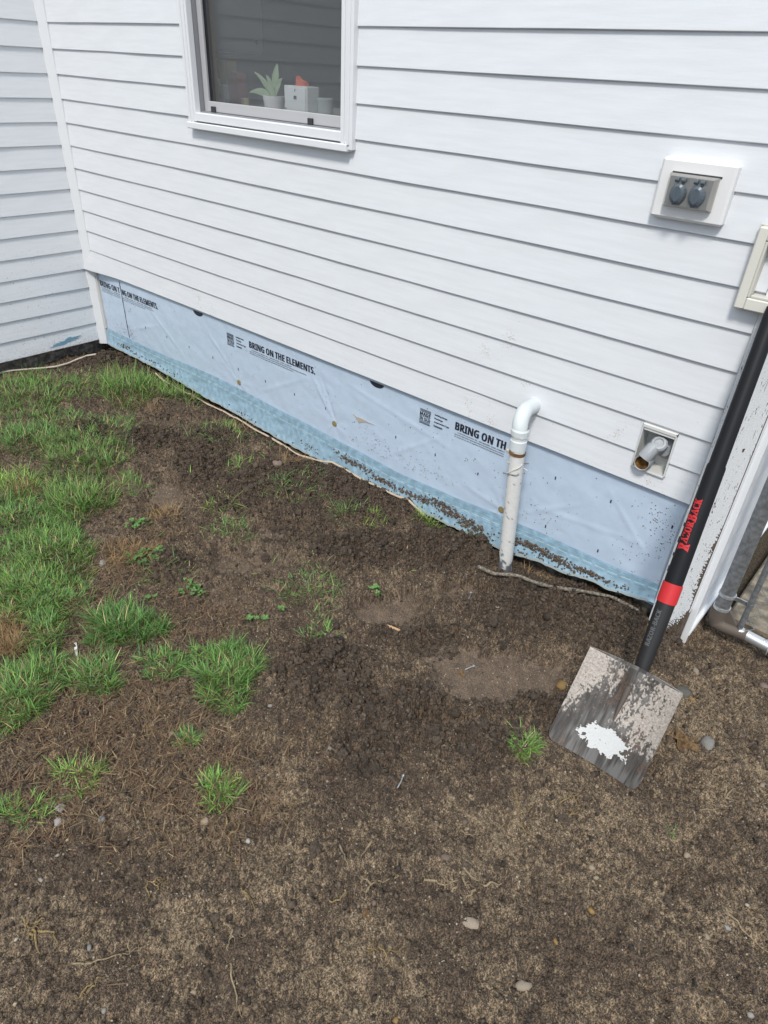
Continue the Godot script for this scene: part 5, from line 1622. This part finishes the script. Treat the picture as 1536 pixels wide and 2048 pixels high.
	var old := mat("cream_plastic", Color(0.66, 0.64, 0.57), 0.5)
	s = Shape.new()
	var W := 0.156; var H := 0.186
	for e in [-1.0, 1.0]:
		s.box(Vector3(e * (W * 0.5 - 0.011), 0, 0.018), Vector3(0.022, H, 0.026), 0.003); s.box(Vector3(0, e * (H * 0.5 - 0.0145), 0.018), Vector3(W - 0.045, 0.029, 0.0258), 0.003)
	put(s, "frame", old, o)
	s = Shape.new()
	for e in [-1.0, 1.0]:
		s.box(Vector3(e * (W * 0.5 - 0.0255), 0, 0.012), Vector3(0.006, H - 0.06, 0.034), 0.001); s.box(Vector3(0, e * (H * 0.5 - 0.0325), 0.012), Vector3(W - 0.06, 0.006, 0.034), 0.001)
		s.box(Vector3(e * (W * 0.5 + 0.002), 0, 0.008), Vector3(0.004, H + 0.008, 0.012), 0.001)
	s.box(Vector3(0, -H * 0.5 - 0.002, 0.008), Vector3(W, 0.004, 0.012), 0.001); s.box(Vector3(0, H * 0.5 + 0.002, 0.008), Vector3(W, 0.004, 0.012), 0.001)
	put(s, "inner_rim", mat("cream_rim", Color(0.58, 0.56, 0.50), 0.5), o)
	# pipe with elbow
	o = thing("vent_pipe", "white painted upright pipe with elbow entering the siding", "pipe")
	var paint := mat("pipe_elbow", Color(0.60, 0.635, 0.64), 0.6)
	s = Shape.new()
	var pts := []; var rad := []
	var np := noise(26.0, 140, 3); var np2 := noise(70.0, 141, 2)
	var foot := Vector3(2.909, -0.53, 0.098); var head := Vector3(2.868, 0.075, 0.100)
	var rows := 110; var sides := 24
	for k in rows + 1:
		var p := foot.lerp(head, float(k) / rows)
		for e in sides + 1:
			var an := TAU * e / sides
			var nn := Vector3(cos(an), 0, sin(an))
			var q := np.get_noise_3d(p.x + nn.x * 0.04, p.y, nn.z * 0.04)
			var bare := p.y + q * 0.09 < -0.405 - 0.02 * nn.x
			var chip := p.y < -0.1 and np2.get_noise_3d(nn.x * 0.05, p.y * 0.8, nn.z * 0.05) > 0.60
			s.col = Color(0.66, 0.65, 0.62) * (1.0 + 0.10 * np2.get_noise_3d(nn.x * 0.1, p.y * 2.0, nn.z * 0.1))
			if bare: s.col = Color(0.14, 0.15, 0.165)
			elif chip: s.col = Color(0.26, 0.24, 0.22)
			s.vert(p + nn * (0.0240 if bare else 0.0246), nn, Vector2(float(e) / sides, p.y))
	for k in rows:
		for e in sides:
			var q := k * (sides + 1) + e
			s.tri(q, q + sides + 1, q + sides + 2); s.tri(q, q + sides + 2, q + 1)
	var pm := vmat("pipe_paint", 0.5)
	put(s, "upright", pm, o, true)
	s = Shape.new()
	pts = []; rad = []
	for k in 13:
		var t := k / 12.0
		var an := t * PI * 0.5
		pts.append(Vector3(lerpf(2.867, 2.849, t), 0.080 + sin(an) * 0.050, 0.100 - (1.0 - cos(an)) * 0.05)); rad.append(0.0252)
	pts.append(Vector3(2.847, 0.130, -0.03)); rad.append(0.0252)
	s.tube(pts, rad, 24)
	s.lathe(Vector3(2.868, 0.068, 0.100), Vector3.UP, [Vector2(0.0245, -0.004), Vector2(0.0285, 0.0), Vector2(0.0290, 0.016), Vector2(0.0254, 0.022)], 24)
	put(s, "elbow", paint, o)
	s = Shape.new()
	s.lathe(Vector3(2.870, 0.028, 0.100), Vector3.UP, [Vector2(0.0246, -0.014), Vector2(0.0285, -0.012), Vector2(0.0285, 0.020), Vector2(0.0255, 0.024), Vector2(0.0255, 0.034), Vector2(0.0285, 0.036), Vector2(0.0280, 0.044)], 8)
	put(s, "hex_coupling", paint, o)
	s = Shape.new()
	s.lathe(Vector3(2.872, 0.004, 0.100), Vector3(0.05, 1, -0.02), [Vector2(0.0246, -0.005), Vector2(0.0272, -0.005), Vector2(0.0276, 0.005), Vector2(0.0246, 0.006)], 24)
	var clamp_ := put(s, "hose_clamp", rust_clamp(), o)
	s = Shape.new()
	s.box(Vector3(2.846, 0.006, 0.118), Vector3(0.010, 0.014, 0.012), 0.002, Basis(Vector3.UP, 0.8))
	put(s, "clamp_screw", mat("clamp_screw", Color(0.60, 0.58, 0.54), 0.4, 0.4), clamp_)
	var wire := mat("white_wire", Color(0.62, 0.60, 0.56), 0.5)
	var wire2 := mat("bare_wire", Color(0.25, 0.24, 0.23), 0.5, 0.3)
	for q in [[-0.025, -0.085, 0.3, 2.6, wire], [-0.075, -0.03, 3.4, 2.4, wire2], [-0.030, -0.062, 2.2, 3.4, wire], [-0.06, -0.075, 0.6, 2.0, wire2]]:
		s = Shape.new()
		var line := []; var lr := []
		for k in 22:
			var t := k / 21.0
			var an: float = q[2] + q[3] * t
			var y := lerpf(q[0], q[1], t)
			var mid := foot.lerp(head, (y - foot.y) / (head.y - foot.y))
			var out := 0.0268 + (0.012 * smooth(0.85, 1.0, t)) + 0.002 * sin(t * 9.0)
			line.append(Vector3(mid.x + cos(an) * out, y, mid.z + sin(an) * out)); lr.append(0.0019)
		s.tube(line, lr, 7)
		put(s, "tie_wire", q[4], o)
func rust_clamp() -> StandardMaterial3D:
	var m := mat("clamp_rust", Color(0.36, 0.18, 0.07), 0.7, 0.2)
	m.albedo_texture = ntex(64, 0.07, 142, 0.4, 1.0, 3)
	return m

# ------------------------------------------------------------------ shovel
const BW := 400
const BH := 450
func build_shovel() -> void:
	var bl := Vector3(3.393, -0.455, 0.626); var br := Vector3(3.638, -0.455, 0.635)
	var tl := Vector3(3.386, -0.262, 0.447); var tr := Vector3(3.627, -0.256, 0.452)
	var foot := (bl + br) * 0.5; var crown := (tl + tr) * 0.5
	var o := thing("shovel", "square-mouthed steel shovel with black handle leaning against the house corner", "shovel")
	var ux := (br - bl).normalized()
	var uy := (crown - foot).normalized()
	ux = (ux - uy * ux.dot(uy)).normalized()
	var un := ux.cross(uy).normalized()       # faces up and away from the wall
	var L := foot.distance_to(crown); var hw := 0.1235
	var P0 := Vector3(3.515, -0.264, 0.453); var P1 := Vector3(3.439, 0.527, 0.060)
	var ax := (P1 - P0).normalized()
	# blade: a dished plate with scuffed, mud-crusted face
	var n1 := noise(11.0, 150, 4); var n2 := noise(60.0, 151, 3); var n3 := noise(150.0, 152, 2)
	var shape := func(x: float, y: float) -> float:
		var dish := 0.038 * pow(abs(x) / hw, 2.6) + 0.010 * smooth(L * 0.75, L, y) * (1.0 - pow(abs(x) / hw, 2.0))
		dish += 0.020 * exp(-pow(x / 0.020, 2.0)) * smooth(L * 0.45, L, y)         # frog ridge running down from the socket
		dish += 0.006 * pow(y / L - 0.5, 2.0) * 4.0
		return dish - 0.004
	var s := Shape.new()
	var cols := 60; var rows := 66
	var nst := noise(9.0, 153, 3)
	var edge := func(u: float, vv: float) -> Vector2:        # rounded corners and sheared shoulders
		var x := (u * 2.0 - 1.0) * hw
		var y := vv * L
		var cr := 0.022
		if y < cr and abs(x) > hw - cr:
			var dx: float = abs(x) - (hw - cr)
			y = max(y, cr - sqrt(max(0.0, cr * cr - dx * dx)))
		if vv > 0.90: y += 0.010 * (1.0 - pow(abs(u * 2.0 - 1.0), 1.5)) * (vv - 0.90) * 10.0
		return Vector2(x, y)
	var mudmap := PackedFloat32Array(); mudmap.resize(BW * BH)
	var im := Image.create(BW, BH, false, Image.FORMAT_RGB8)
	var hm := Image.create(BW, BH, false, Image.FORMAT_L8)
	for py in BH:
		for px in BW:
			var u := px / (BW - 1.0) * 2.0 - 1.0; var v := 1.0 - py / (BH - 1.0)
			var x := u * hw; var y := v * L
			# dried mud: broad patches, torn by scratches along the blade, with fine crumbs
			var wy := y * 0.55
			var crust := n1.get_noise_2d(x * 1.1, wy) * 0.95 + n2.get_noise_2d(x * 1.2, wy * 1.3) * 0.70 + n3.get_noise_2d(x, y * 0.7) * 0.50
			crust += 0.60 * smooth(0.55, 0.95, v) * smooth(0.15, 0.7, abs(u)) + 0.30 * smooth(0.30, 0.62, v) + 0.30 * smooth(0.1, 0.75, u) * smooth(0.2, 0.4, v) - 0.45
			crust -= 1.2 * smooth(0.34, 0.18, v) - 0.35 * smooth(0.86, 1.0, abs(u))
			crust -= 1.4 * exp(-pow((x + 0.004 + (L - y) * 0.10) / 0.014, 2.0)) * smooth(0.42, 0.6, v)
			var paint := Vector2(u / 0.52, (v - 0.25 - 0.02 * u) / 0.125).length() + n2.get_noise_2d(x * 0.5, y * 0.5) * 0.50 + n3.get_noise_2d(x * 0.6, y * 0.6) * 0.25 < 0.95
			if n3.get_noise_2d(x * 0.8 + 2.0, y * 0.8) + n2.get_noise_2d(x + 1.0, y) * 0.4 > 0.80: paint = false
			var mud: float = smooth(-0.02, 0.20, crust)
			var thin: float = smooth(-0.45, 0.05, crust) * 0.45          # a film of dust round the thick patches
			var streak := nst.get_noise_2d(x * 9.0, y * 0.9) + 0.6 * n3.get_noise_2d(x * 1.2, y * 0.12)
			var c := Color(0.062, 0.055, 0.050) * (1.0 + 0.45 * streak + 0.3 * n1.get_noise_2d(x, y))
			c = c.lerp(Color(0.17, 0.163, 0.158), smooth(0.05, 0.6, nst.get_noise_2d(x * 1.5 + 3.0, y * 0.6) + 0.35 * smooth(0.3, 0.0, v) + 0.25 * streak) * 0.6)
			c = c.lerp(Color(0.17, 0.105, 0.070), smooth(0.10, 0.5, n1.get_noise_2d(x + 5.0, y * 0.8) + 0.3 * n3.get_noise_2d(x, y)) * 0.55)
			c = c.lerp(Color(0.20, 0.18, 0.16), thin)
			c = c.lerp(Color(0.37, 0.325, 0.285) * (1.0 + 0.30 * n3.get_noise_2d(x, y) + 0.25 * n2.get_noise_2d(x * 1.5, y * 1.5)), mud)
			if paint: c = Color(0.50, 0.50, 0.49) * (1.0 + 0.08 * n3.get_noise_2d(x, y))
			mudmap[py * BW + px] = mud
			im.set_pixel(px, py, Color(clampf(c.r, 0.01, 1.0), clampf(c.g, 0.01, 1.0), clampf(c.b, 0.01, 1.0)).linear_to_srgb())
			var g: float = clampf(0.35 * mud + 0.3 * mud * n3.get_noise_2d(x * 1.3, y * 1.3) + (0.3 if paint else 0.0) + 0.05 * streak + 0.2, 0.0, 1.0)
			hm.set_pixel(px, py, Color(g, g, g))
	for side in [1.0, -1.0]:
		var k0 := s.v.size()
		for a in cols + 1:
			for b in rows + 1:
				var e: Vector2 = edge.call(float(a) / cols, float(b) / rows)
				var x := e.x; var y := e.y
				var d: float = shape.call(x, y)
				var gx: float = (shape.call(x + 0.002, y) - shape.call(x - 0.002, y)) / 0.004
				var gy: float = (shape.call(x, y + 0.002) - shape.call(x, y - 0.002)) / 0.004
				var u := x / hw; var v := y / L
				var mi: int = clampi(int((u * 0.5 + 0.5) * (BW - 1)), 0, BW - 1) + clampi(int((1.0 - v) * (BH - 1)), 0, BH - 1) * BW
				var mud: float = mudmap[mi] if side > 0.0 else 0.0
				var flake := 0.0
				var rough_n := Vector2(n3.get_noise_2d(x * 1.4, y * 1.4), n3.get_noise_2d(y * 1.4 + 7.0, x * 1.4)) * 0.30 * mud
				var nn: Vector3 = (un - ux * (gx + rough_n.x) - uy * (gy + rough_n.y)).normalized() * side
				s.vert(foot + ux * x + uy * y + un * (d + (0.0012 * mud + flake if side > 0.0 else -0.0026)), nn, Vector2(u * 0.5 + 0.5, 1.0 - v))
		for a in cols:
			for b in rows:
				var k := k0 + a * (rows + 1) + b
				if side > 0.0:
					s.tri(k, k + rows + 1, k + rows + 2); s.tri(k, k + rows + 2, k + 1)
				else:
					s.tri(k, k + rows + 2, k + rows + 1); s.tri(k, k + 1, k + rows + 2)
	# rim closing front and back
	s.col = Color(0.26, 0.24, 0.22)
	var half := (cols + 1) * (rows + 1)
	for b in rows:
		for a in [0, cols]:
			var k: int = a * (rows + 1) + b
			s.quad(s.v[k], s.v[k + 1], s.v[k + 1 + half], s.v[k + half])
	for a in cols:
		for b in [0, rows]:
			var k: int = a * (rows + 1) + b
			s.quad(s.v[k], s.v[k + rows + 1], s.v[k + rows + 1 + half], s.v[k + half])
	var bm := mat("blade_steel", Color(1, 1, 1), 0.55)
	bm.albedo_texture = ImageTexture.create_from_image(im)
	bumpy(bm, ImageTexture.create_from_image(hm), 0.12)
	bm.metallic_specular = 0.35
	var blade_node := put(s, "blade", bm, o)
	s = Shape.new()      # turned-back foot steps
	for e in [-1.0, 1.0]:
		var from: Vector3 = foot + ux * (e * 0.040) + uy * (L + 0.004) + un * 0.004
		var to: Vector3 = foot + ux * (e * 0.1195) + uy * (L - 0.002) + un * 0.024
		s.tube([from, from.lerp(to, 0.5) - un * 0.004, to], [0.0055, 0.0055, 0.0045], 8)
	put(s, "foot_step", mat("step_steel", Color(0.30, 0.26, 0.22), 0.7), blade_node)
	# socket, red collar, sleeve and shaft
	var black := mat("handle_black", Color(0.011, 0.011, 0.013), 0.5)
	black.metallic_specular = 0.32
	var at := func(t: float) -> Vector3: return P0 + ax * t
	s = Shape.new()
	s.tube([at.call(-0.030) - un * 0.003, at.call(0.0) + un * 0.001, at.call(0.04), at.call(0.10), at.call(0.205)], [0.0110, 0.0175, 0.0200, 0.0216, 0.0230], 20)
	var sock := put(s, "socket", mat("socket_black", Color(0.014, 0.013, 0.013), 0.5), o)
	s = Shape.new()
	s.tube([foot + uy * (L * 0.46) - un * 0.004, foot + uy * (L * 0.60) - un * 0.001, foot + uy * (L * 0.78) + un * 0.004, foot + uy * (L * 0.94) + un * 0.007, at.call(0.012) + un * 0.001], [0.002, 0.0060, 0.0100, 0.0140, 0.0185], 18)
	put(s, "frog", mat("frog_steel", Color(0.075, 0.055, 0.045), 0.6), o)
	var red := mat("collar_red", Color(0.52, 0.020, 0.024), 0.45)
	s = Shape.new()
	s.tube([at.call(0.203), at.call(0.207), at.call(0.252), at.call(0.256)], [0.0236, 0.0248, 0.0248, 0.0236], 24)
	put(s, "collar", red, o)
	s = Shape.new()
	s.tube([at.call(0.254), at.call(0.26), at.call(0.562), at.call(0.568)], [0.0222, 0.0228, 0.0222, 0.0212], 24)
	var sleeve := put(s, "sleeve", black, o)
	s = Shape.new()
	s.tube([at.call(0.566), at.call(0.94), at.call(0.955), at.call(0.96)], [0.0198, 0.0192, 0.0184, 0.013], 24)
	put(s, "shaft", black, o)
	# lettering wrapped round the sleeve; it reads upwards and faces away from the wall
	var cam_side := (Vector3(3.0, 1.4, 2.0) - P0)
	var face_dir := (un - ax * un.dot(ax)).normalized()
	var wrapped := func(t0: float, y0: float, rad: float, shift: float) -> Callable:
		return func(x: float, y: float) -> Vector3:
			var ang := (y + y0) / rad + shift
			var d := face_dir.rotated(ax, -ang + PI * 0.0)
			return P0 + ax * (t0 + x) + d * rad
	s = Shape.new()
	lettering(s, "R", 0.017, 0.028, wrapped.call(0.345, -0.017, 0.0233, 0.30), true, true)
	lettering(s, "AZOR", 0.054, 0.019, wrapped.call(0.364, -0.008, 0.0233, 0.30), true, true)
	lettering(s, "B", 0.015, 0.026, wrapped.call(0.420, -0.010, 0.0232, 0.30), true, true)
	lettering(s, "ACK", 0.040, 0.019, wrapped.call(0.437, -0.008, 0.0232, 0.30), true, true)
	put(s, "lettering", red, sleeve)
	s = Shape.new()
	lettering(s, "RAZOR-BACK", 0.098, 0.012, wrapped.call(0.085, -0.006, 0.0234, 0.2), true)
	put(s, "raised_lettering", mat("emboss", Color(0.10, 0.10, 0.105), 0.4), sock)

# ------------------------------------------------------------------ gate and what lies beyond
func build_gate() -> void:
	var zinc := mat("galvanised", Color(0.36, 0.37, 0.38), 0.45, 0.6)
	zinc.albedo_texture = ntex(256, 0.03, 160, 0.65, 1.0, 5)
	zinc.uv1_triplanar = true; zinc.uv1_world_triplanar = true; zinc.uv1_scale = Vector3(6, 6, 6)
	bumpy(zinc, ntex(128, 0.05, 161, 0.0, 1.0, 3), 0.03)
	var bright := mat("galvanised_bright", Color(0.62, 0.63, 0.64), 0.35, 0.75)
	var rusty := mat("gate_elbow", Color(0.13, 0.105, 0.085), 0.7, 0.3)
	var o := thing("chain_link_gate", "galvanised chain-link gate standing beside the end of the house", "gate", Vector3(3.565, -0.43, -0.13))
	var s := Shape.new()
	s.tube([Vector3(0.002, 0.02, 0), Vector3(-0.002, 0.5, 0), Vector3(-0.006, 1.15, 0)], [0.0225, 0.0225, 0.0225], 20)
	put(s, "upright", zinc, o)
	s = Shape.new()
	s.tube([Vector3(0.075, 0.004, 0.002), Vector3(0.45, -0.004, 0.02), Vector3(1.0, -0.01, 0.05)], [0.0175, 0.0175, 0.0175], 18)
	put(s, "bottom_rail", bright, o)
	s = Shape.new()
	s.tube([Vector3(0.002, 0.055, 0), Vector3(0.002, 0.03, 0), Vector3(0.005, 0.0, 0), Vector3(0.03, -0.006, 0), Vector3(0.10, 0.002, 0.002)], [0.0262, 0.0275, 0.0275, 0.0215, 0.0205], 16)
	s.prism(PackedVector2Array([Vector2(0.0, 0.0), Vector2(0.085, 0.004), Vector2(0.055, 0.028), Vector2(0.018, 0.075), Vector2(0.0, 0.075)]), Vector3(0, 0, -0.006), Vector3(1, 0, 0), Vector3(0, 1, 0), 0.012)
	put(s, "corner_elbow", rusty, o)
	for y in [0.062, 0.115]:
		s = Shape.new()
		s.lathe(Vector3(0.002, y, 0), Vector3.UP, [Vector2(0.0226, -0.005), Vector2(0.0258, -0.005), Vector2(0.0258, 0.005), Vector2(0.0226, 0.005)], 20)
		put(s, "band", bright, o)
	s = Shape.new()
	s.tube([Vector3(0.073, -0.005, 0.004), Vector3(0.068, 0.55, 0.004), Vector3(0.062, 1.1, 0.004)], [0.009, 0.009, 0.009], 10)
	put(s, "tension_bar", zinc, o)
	for y in [0.115, 0.5, 0.9]:
		s = Shape.new()
		s.box(Vector3(0.040, y - 0.002, 0.002), Vector3(0.060, 0.016, 0.004), 0.001)
		s.lathe(Vector3(0.072, y, 0.004), Vector3.UP, [Vector2(0.0092, -0.006), Vector2(0.0115, -0.006), Vector2(0.0115, 0.006), Vector2(0.0092, 0.006)], 12)
		put(s, "tie_band", zinc, o)
	var pitch := 0.058
	for k in 16:
		s = Shape.new()
		var pts := []; var rad := []
		for e in 40:
			var y := 0.012 + e * pitch * 0.5
			if y > 1.1: break
			var x := 0.082 + (k + 0.5 * (e % 2) + 0.0) * pitch
			pts.append(Vector3(x, y, 0.006 + 0.003 * ((k + e) % 2))); rad.append(0.0016)
		s.tube(pts, rad, 6)
		put(s, "wire", bright, o)
	for k in 6:
		s = Shape.new()
		var x := 0.17 + k * 0.14
		s.lathe(Vector3(x, -0.001, 0.004 + x * 0.05), Vector3(1, 0, 0.05), [Vector2(0.0178, -0.0018), Vector2(0.0212, -0.0018), Vector2(0.0212, 0.0018), Vector2(0.0178, 0.0018)], 16)
		put(s, "tie_wire", bright, o)
	# concrete path behind the gate
	s = Shape.new()
	var cm := mat("concrete", Color(0.33, 0.275, 0.20), 0.6)
	cm.albedo_texture = ntex(512, 0.02, 170, 0.45, 1.0, 6)
	cm.uv1_triplanar = true; cm.uv1_world_triplanar = true; cm.uv1_scale = Vector3(1.6, 1.6, 1.6)
	bumpy(cm, ntex(512, 0.08, 171, 0.0, 1.0, 4), 0.12)
	s.box(Vector3(5.03, -0.52, -2.75), Vector3(2.9, 0.1, 5.0), 0.006)
	tag(put(s, "concrete_path", cm), "", "", "", "structure")
func build_neighbour() -> void:
	# the grey house across the yard, mirrored in the window
	var o := thing("neighbour_house", "grey lap-sided house across the yard, mirrored in the window", "house", Vector3(-2.0, GROUND, 5.6))
	var s := Shape.new()
	s.box(Vector3(0, 1.25, 0.3), Vector3(11, 2.5, 0.5), 0.01)
	put(s, "wall", mat("neighbour_wall", Color(0.30, 0.30, 0.30), 0.8), o)
	var m := mat("neighbour_siding", Color(0.60, 0.61, 0.62), 0.6)
	for k in 11:
		s = Shape.new()
		s.box(Vector3(0, 0.12 + k * 0.23, 0.02), Vector3(11, 0.180, 0.04), 0.002, Basis(Vector3.RIGHT, 0.09))
		put(s, "siding_board", m, o)

# ------------------------------------------------------------------ mud on the wall
func build_splashes() -> void:
	var r := RandomNumberGenerator.new(); r.seed = 55
	var mesh := rock(r, 0.4)
	var m := vmat("mud", 0.95)
	var spots := []; var tints := []
	var speck := func(p: Vector3, size: float, out: Vector3, tint: Color) -> void:
		var side := out.cross(Vector3.UP).normalized()
		var a := r.randf() * TAU
		var u := side * cos(a) + Vector3.UP * sin(a); var v := out.cross(u)
		spots.append(Transform3D(Basis(u * size * r.randf_range(0.8, 1.8), v * size * r.randf_range(0.5, 1.0), out * size * 0.30), p)); tints.append(tint * r.randf_range(0.7, 1.6))
	var brown := Color(0.10, 0.075, 0.055)
	# splashes on the side wall, densest on the lowest courses
	for k in 3200:
		var h: float = pow(r.randf(), 3.2) * 0.55
		var z := r.randf_range(0.03, 0.95)
		var y := -0.405 + h
		var f: float = fposmod(y / COURSE, 1.0)
		speck.call(Vector3(-0.0070 * f + 0.0003, y, z), r.randf_range(0.0004, 0.0011) * (1.7 if r.randf() < 0.06 else 1.0), Vector3.RIGHT, Color(0.20, 0.155, 0.12))
	# specks on the lowest course of the main wall
	for k in 900:
		var y: float = pow(r.randf(), 1.6) * 0.3
		var x := r.randf_range(0.1, 3.38)
		if x > 3.19 and x < 3.32 and y > 0.04: continue
		var f: float = fposmod(y / COURSE, 1.0)
		speck.call(Vector3(x, y + 0.003, -0.0070 * f + 0.0006), r.randf_range(0.0003, 0.0008), Vector3(0, 0, 1), Color(0.30, 0.25, 0.20))
	# smears from muddy hands
	for q in [[1.02, 0.055, 40], [1.12, 0.02, 25], [2.72, 0.315, 60], [2.64, 0.25, 60], [2.60, 0.045, 60], [2.70, 0.02, 50], [3.14, 0.14, 60], [3.26, 0.03, 40], [0.98, 0.09, 30], [2.80, 0.19, 30], [3.2, 0.22, 14]]:
		var lean := r.randf_range(-0.5, 0.5)
		for k in q[2]:
			var d := Vector2(r.randfn(0, 0.012), r.randfn(0, 0.02))
			var y: float = q[1] + d.y; var x: float = q[0] + d.x + d.y * lean
			if x > 3.195 and x < 3.315 and y > 0.045: continue
			var f: float = fposmod(y / COURSE, 1.0)
			if y > 0.002: speck.call(Vector3(x, y, -0.0070 * f + 0.0005), r.randf_range(0.0004, 0.0013), Vector3(0, 0, 1), Color(0.42, 0.34, 0.25))
	# dirt on the wrap
	for q in [[0.12, -0.15, 0.05, 0.10, 70], [0.20, -0.30, 0.06, 0.03, 90], [0.33, -0.13, 0.05, 0.03, 40], [0.30, -0.31, 0.03, 0.03, 60], [2.10, -0.27, 0.05, 0.05, 80], [2.20, -0.29, 0.04, 0.03, 60], [2.40, -0.30, 0.08, 0.03, 110], [3.33, -0.10, 0.04, 0.03, 70], [3.36, -0.13, 0.02, 0.05, 40], [3.30, -0.24, 0.05, 0.04, 50], [2.95, -0.27, 0.05, 0.03, 40], [1.85, -0.16, 0.05, 0.02, 25], [2.6, -0.14, 0.2, 0.08, 60], [1.0, -0.2, 0.6, 0.1, 70], [3.0, -0.2, 0.3, 0.1, 60]]:
		for k in q[4]:
			var x: float = q[0] + r.randfn(0, q[2]); var y: float = q[1] + r.randfn(0, q[3])
			if x < 0.05 or x > 3.39 or y > -0.02 or y < -0.33: continue
			speck.call(Vector3(x, y, wrap_z(x, y) + 0.0012 + (0.0022 if x < 0.262 else 0.0)), r.randf_range(0.0005, 0.0017), Vector3(0, 0, 1), brown)
	# clinging soil along the tape
	for q in [[0.45, 0.25, 0.16, 160], [0.26, 0.35, 0.05, 60], [1.3, 0.10, 0.10, 60], [1.78, 0.30, 0.03, 60], [2.05, 0.55, 0.06, 420], [2.22, 0.42, 0.06, 420], [2.40, 0.40, 0.05, 420], [2.52, 0.55, 0.04, 420], [2.62, 0.40, 0.05, 520], [2.70, 0.25, 0.04, 300], [2.93, 0.42, 0.05, 520], [3.02, 0.36, 0.04, 420], [3.12, 0.30, 0.05, 420], [3.2, 0.25, 0.06, 220], [2.3, 0.15, 0.4, 260], [3.0, 0.12, 0.2, 160]]:
		for k in int(q[3] * 0.8):
			var x: float = q[0] + r.randfn(0, q[2]); var v: float = clamp(q[1] + r.randfn(0, 0.06), 0.0, 1.0)
			if x < 0.05 or x > 3.38 or nmid.get_noise_2d(x * 4.0, v * 2.0) < 0.02: continue
			var p := tape_point(x, v)
			var size := r.randf_range(0.0010, 0.0042) * (1.6 if r.randf() < 0.10 else 1.0)
			spots.append(Transform3D(turned(r, Vector3(size, size, size * 0.8)), p + Vector3(0, 0, 0.001))); tints.append(Color(0.095, 0.068, 0.048) * r.randf_range(0.7, 1.5))
	scatter("mud_splashes", mesh, m, spots, tints, "dried mud specks and clinging soil on siding, wrap and tape", "mud")
	# patch where the finish is scraped off the lowest side-wall course
	var s := Shape.new()
	var poly := PackedVector2Array()
	var pn := noise(1.0, 56, 2)
	for k in 40:
		var a := TAU * k / 40.0
		var rad := 1.0 + pn.get_noise_2d(cos(a) * 3.0, sin(a) * 3.0) * 0.9
		poly.append(Vector2(cos(a) * 0.078 * rad, sin(a) * 0.0125 * rad + cos(a) * 0.012))
	s.prism(poly, Vector3(0.0004 - 0.0070 * 0.3, -0.372, 0.225), Vector3(0, 0, -1), Vector3(0, 1, 0), 0.0014)
	var patch := put(s, "scraped_patch", mat("scrape", Color(0.17, 0.33, 0.42), 0.7), get_node("house/wing_wall"))
	patch.set_meta("label", "ragged blue scraped patch on the lowest course")
func _ready() -> void:
	# camera
	var cam := Camera3D.new()
	cam.name = "camera"
	cam.fov = 75.17; cam.near = 0.05; cam.far = 300.0
	cam.position = Vector3(3.7697, 1.0159, 1.8373)
	cam.rotation = Vector3(-0.5879, 0.6929, 0.0578)
	add_child(cam); cam.current = true
	# overcast sky and a very soft sun
	var sky := ProceduralSkyMaterial.new()
	sky.energy_multiplier = 0.70
	sky.sky_top_color = Color(0.90, 0.95, 1.0)
	sky.sky_horizon_color = Color(0.82, 0.875, 0.95)
	sky.sky_curve = 0.25
	sky.ground_bottom_color = Color(0.30, 0.27, 0.24); sky.ground_horizon_color = Color(0.55, 0.54, 0.52)
	sky.sun_angle_max = 0.0
	var env := Environment.new()
	env.background_mode = Environment.BG_SKY
	env.sky = Sky.new(); env.sky.sky_material = sky
	env.tonemap_mode = Environment.TONE_MAPPER_LINEAR
	env.tonemap_exposure = 1.84
	env.sdfgi_enabled = true; env.ssao_enabled = true; env.ssil_enabled = true
	var we := WorldEnvironment.new()
	we.name = "environment"; we.environment = env; add_child(we)
	var sun := DirectionalLight3D.new()
	sun.name = "sun"
	sun.light_energy = 0.5; sun.light_angular_distance = 10.0; sun.light_color = Color(1.0, 0.985, 0.96); sun.shadow_enabled = true
	sun.rotation = Vector3(deg_to_rad(-52), deg_to_rad(23), 0)
	add_child(sun)
	rng.seed = 1
	nz2 = noise(1.0, 5, 3)
	build_soil()
	build_house()
	build_fixtures()
	build_shovel()
	build_gate()
	build_neighbour()
	build_litter()
	build_plants()
	build_crumbs()
	build_splashes()
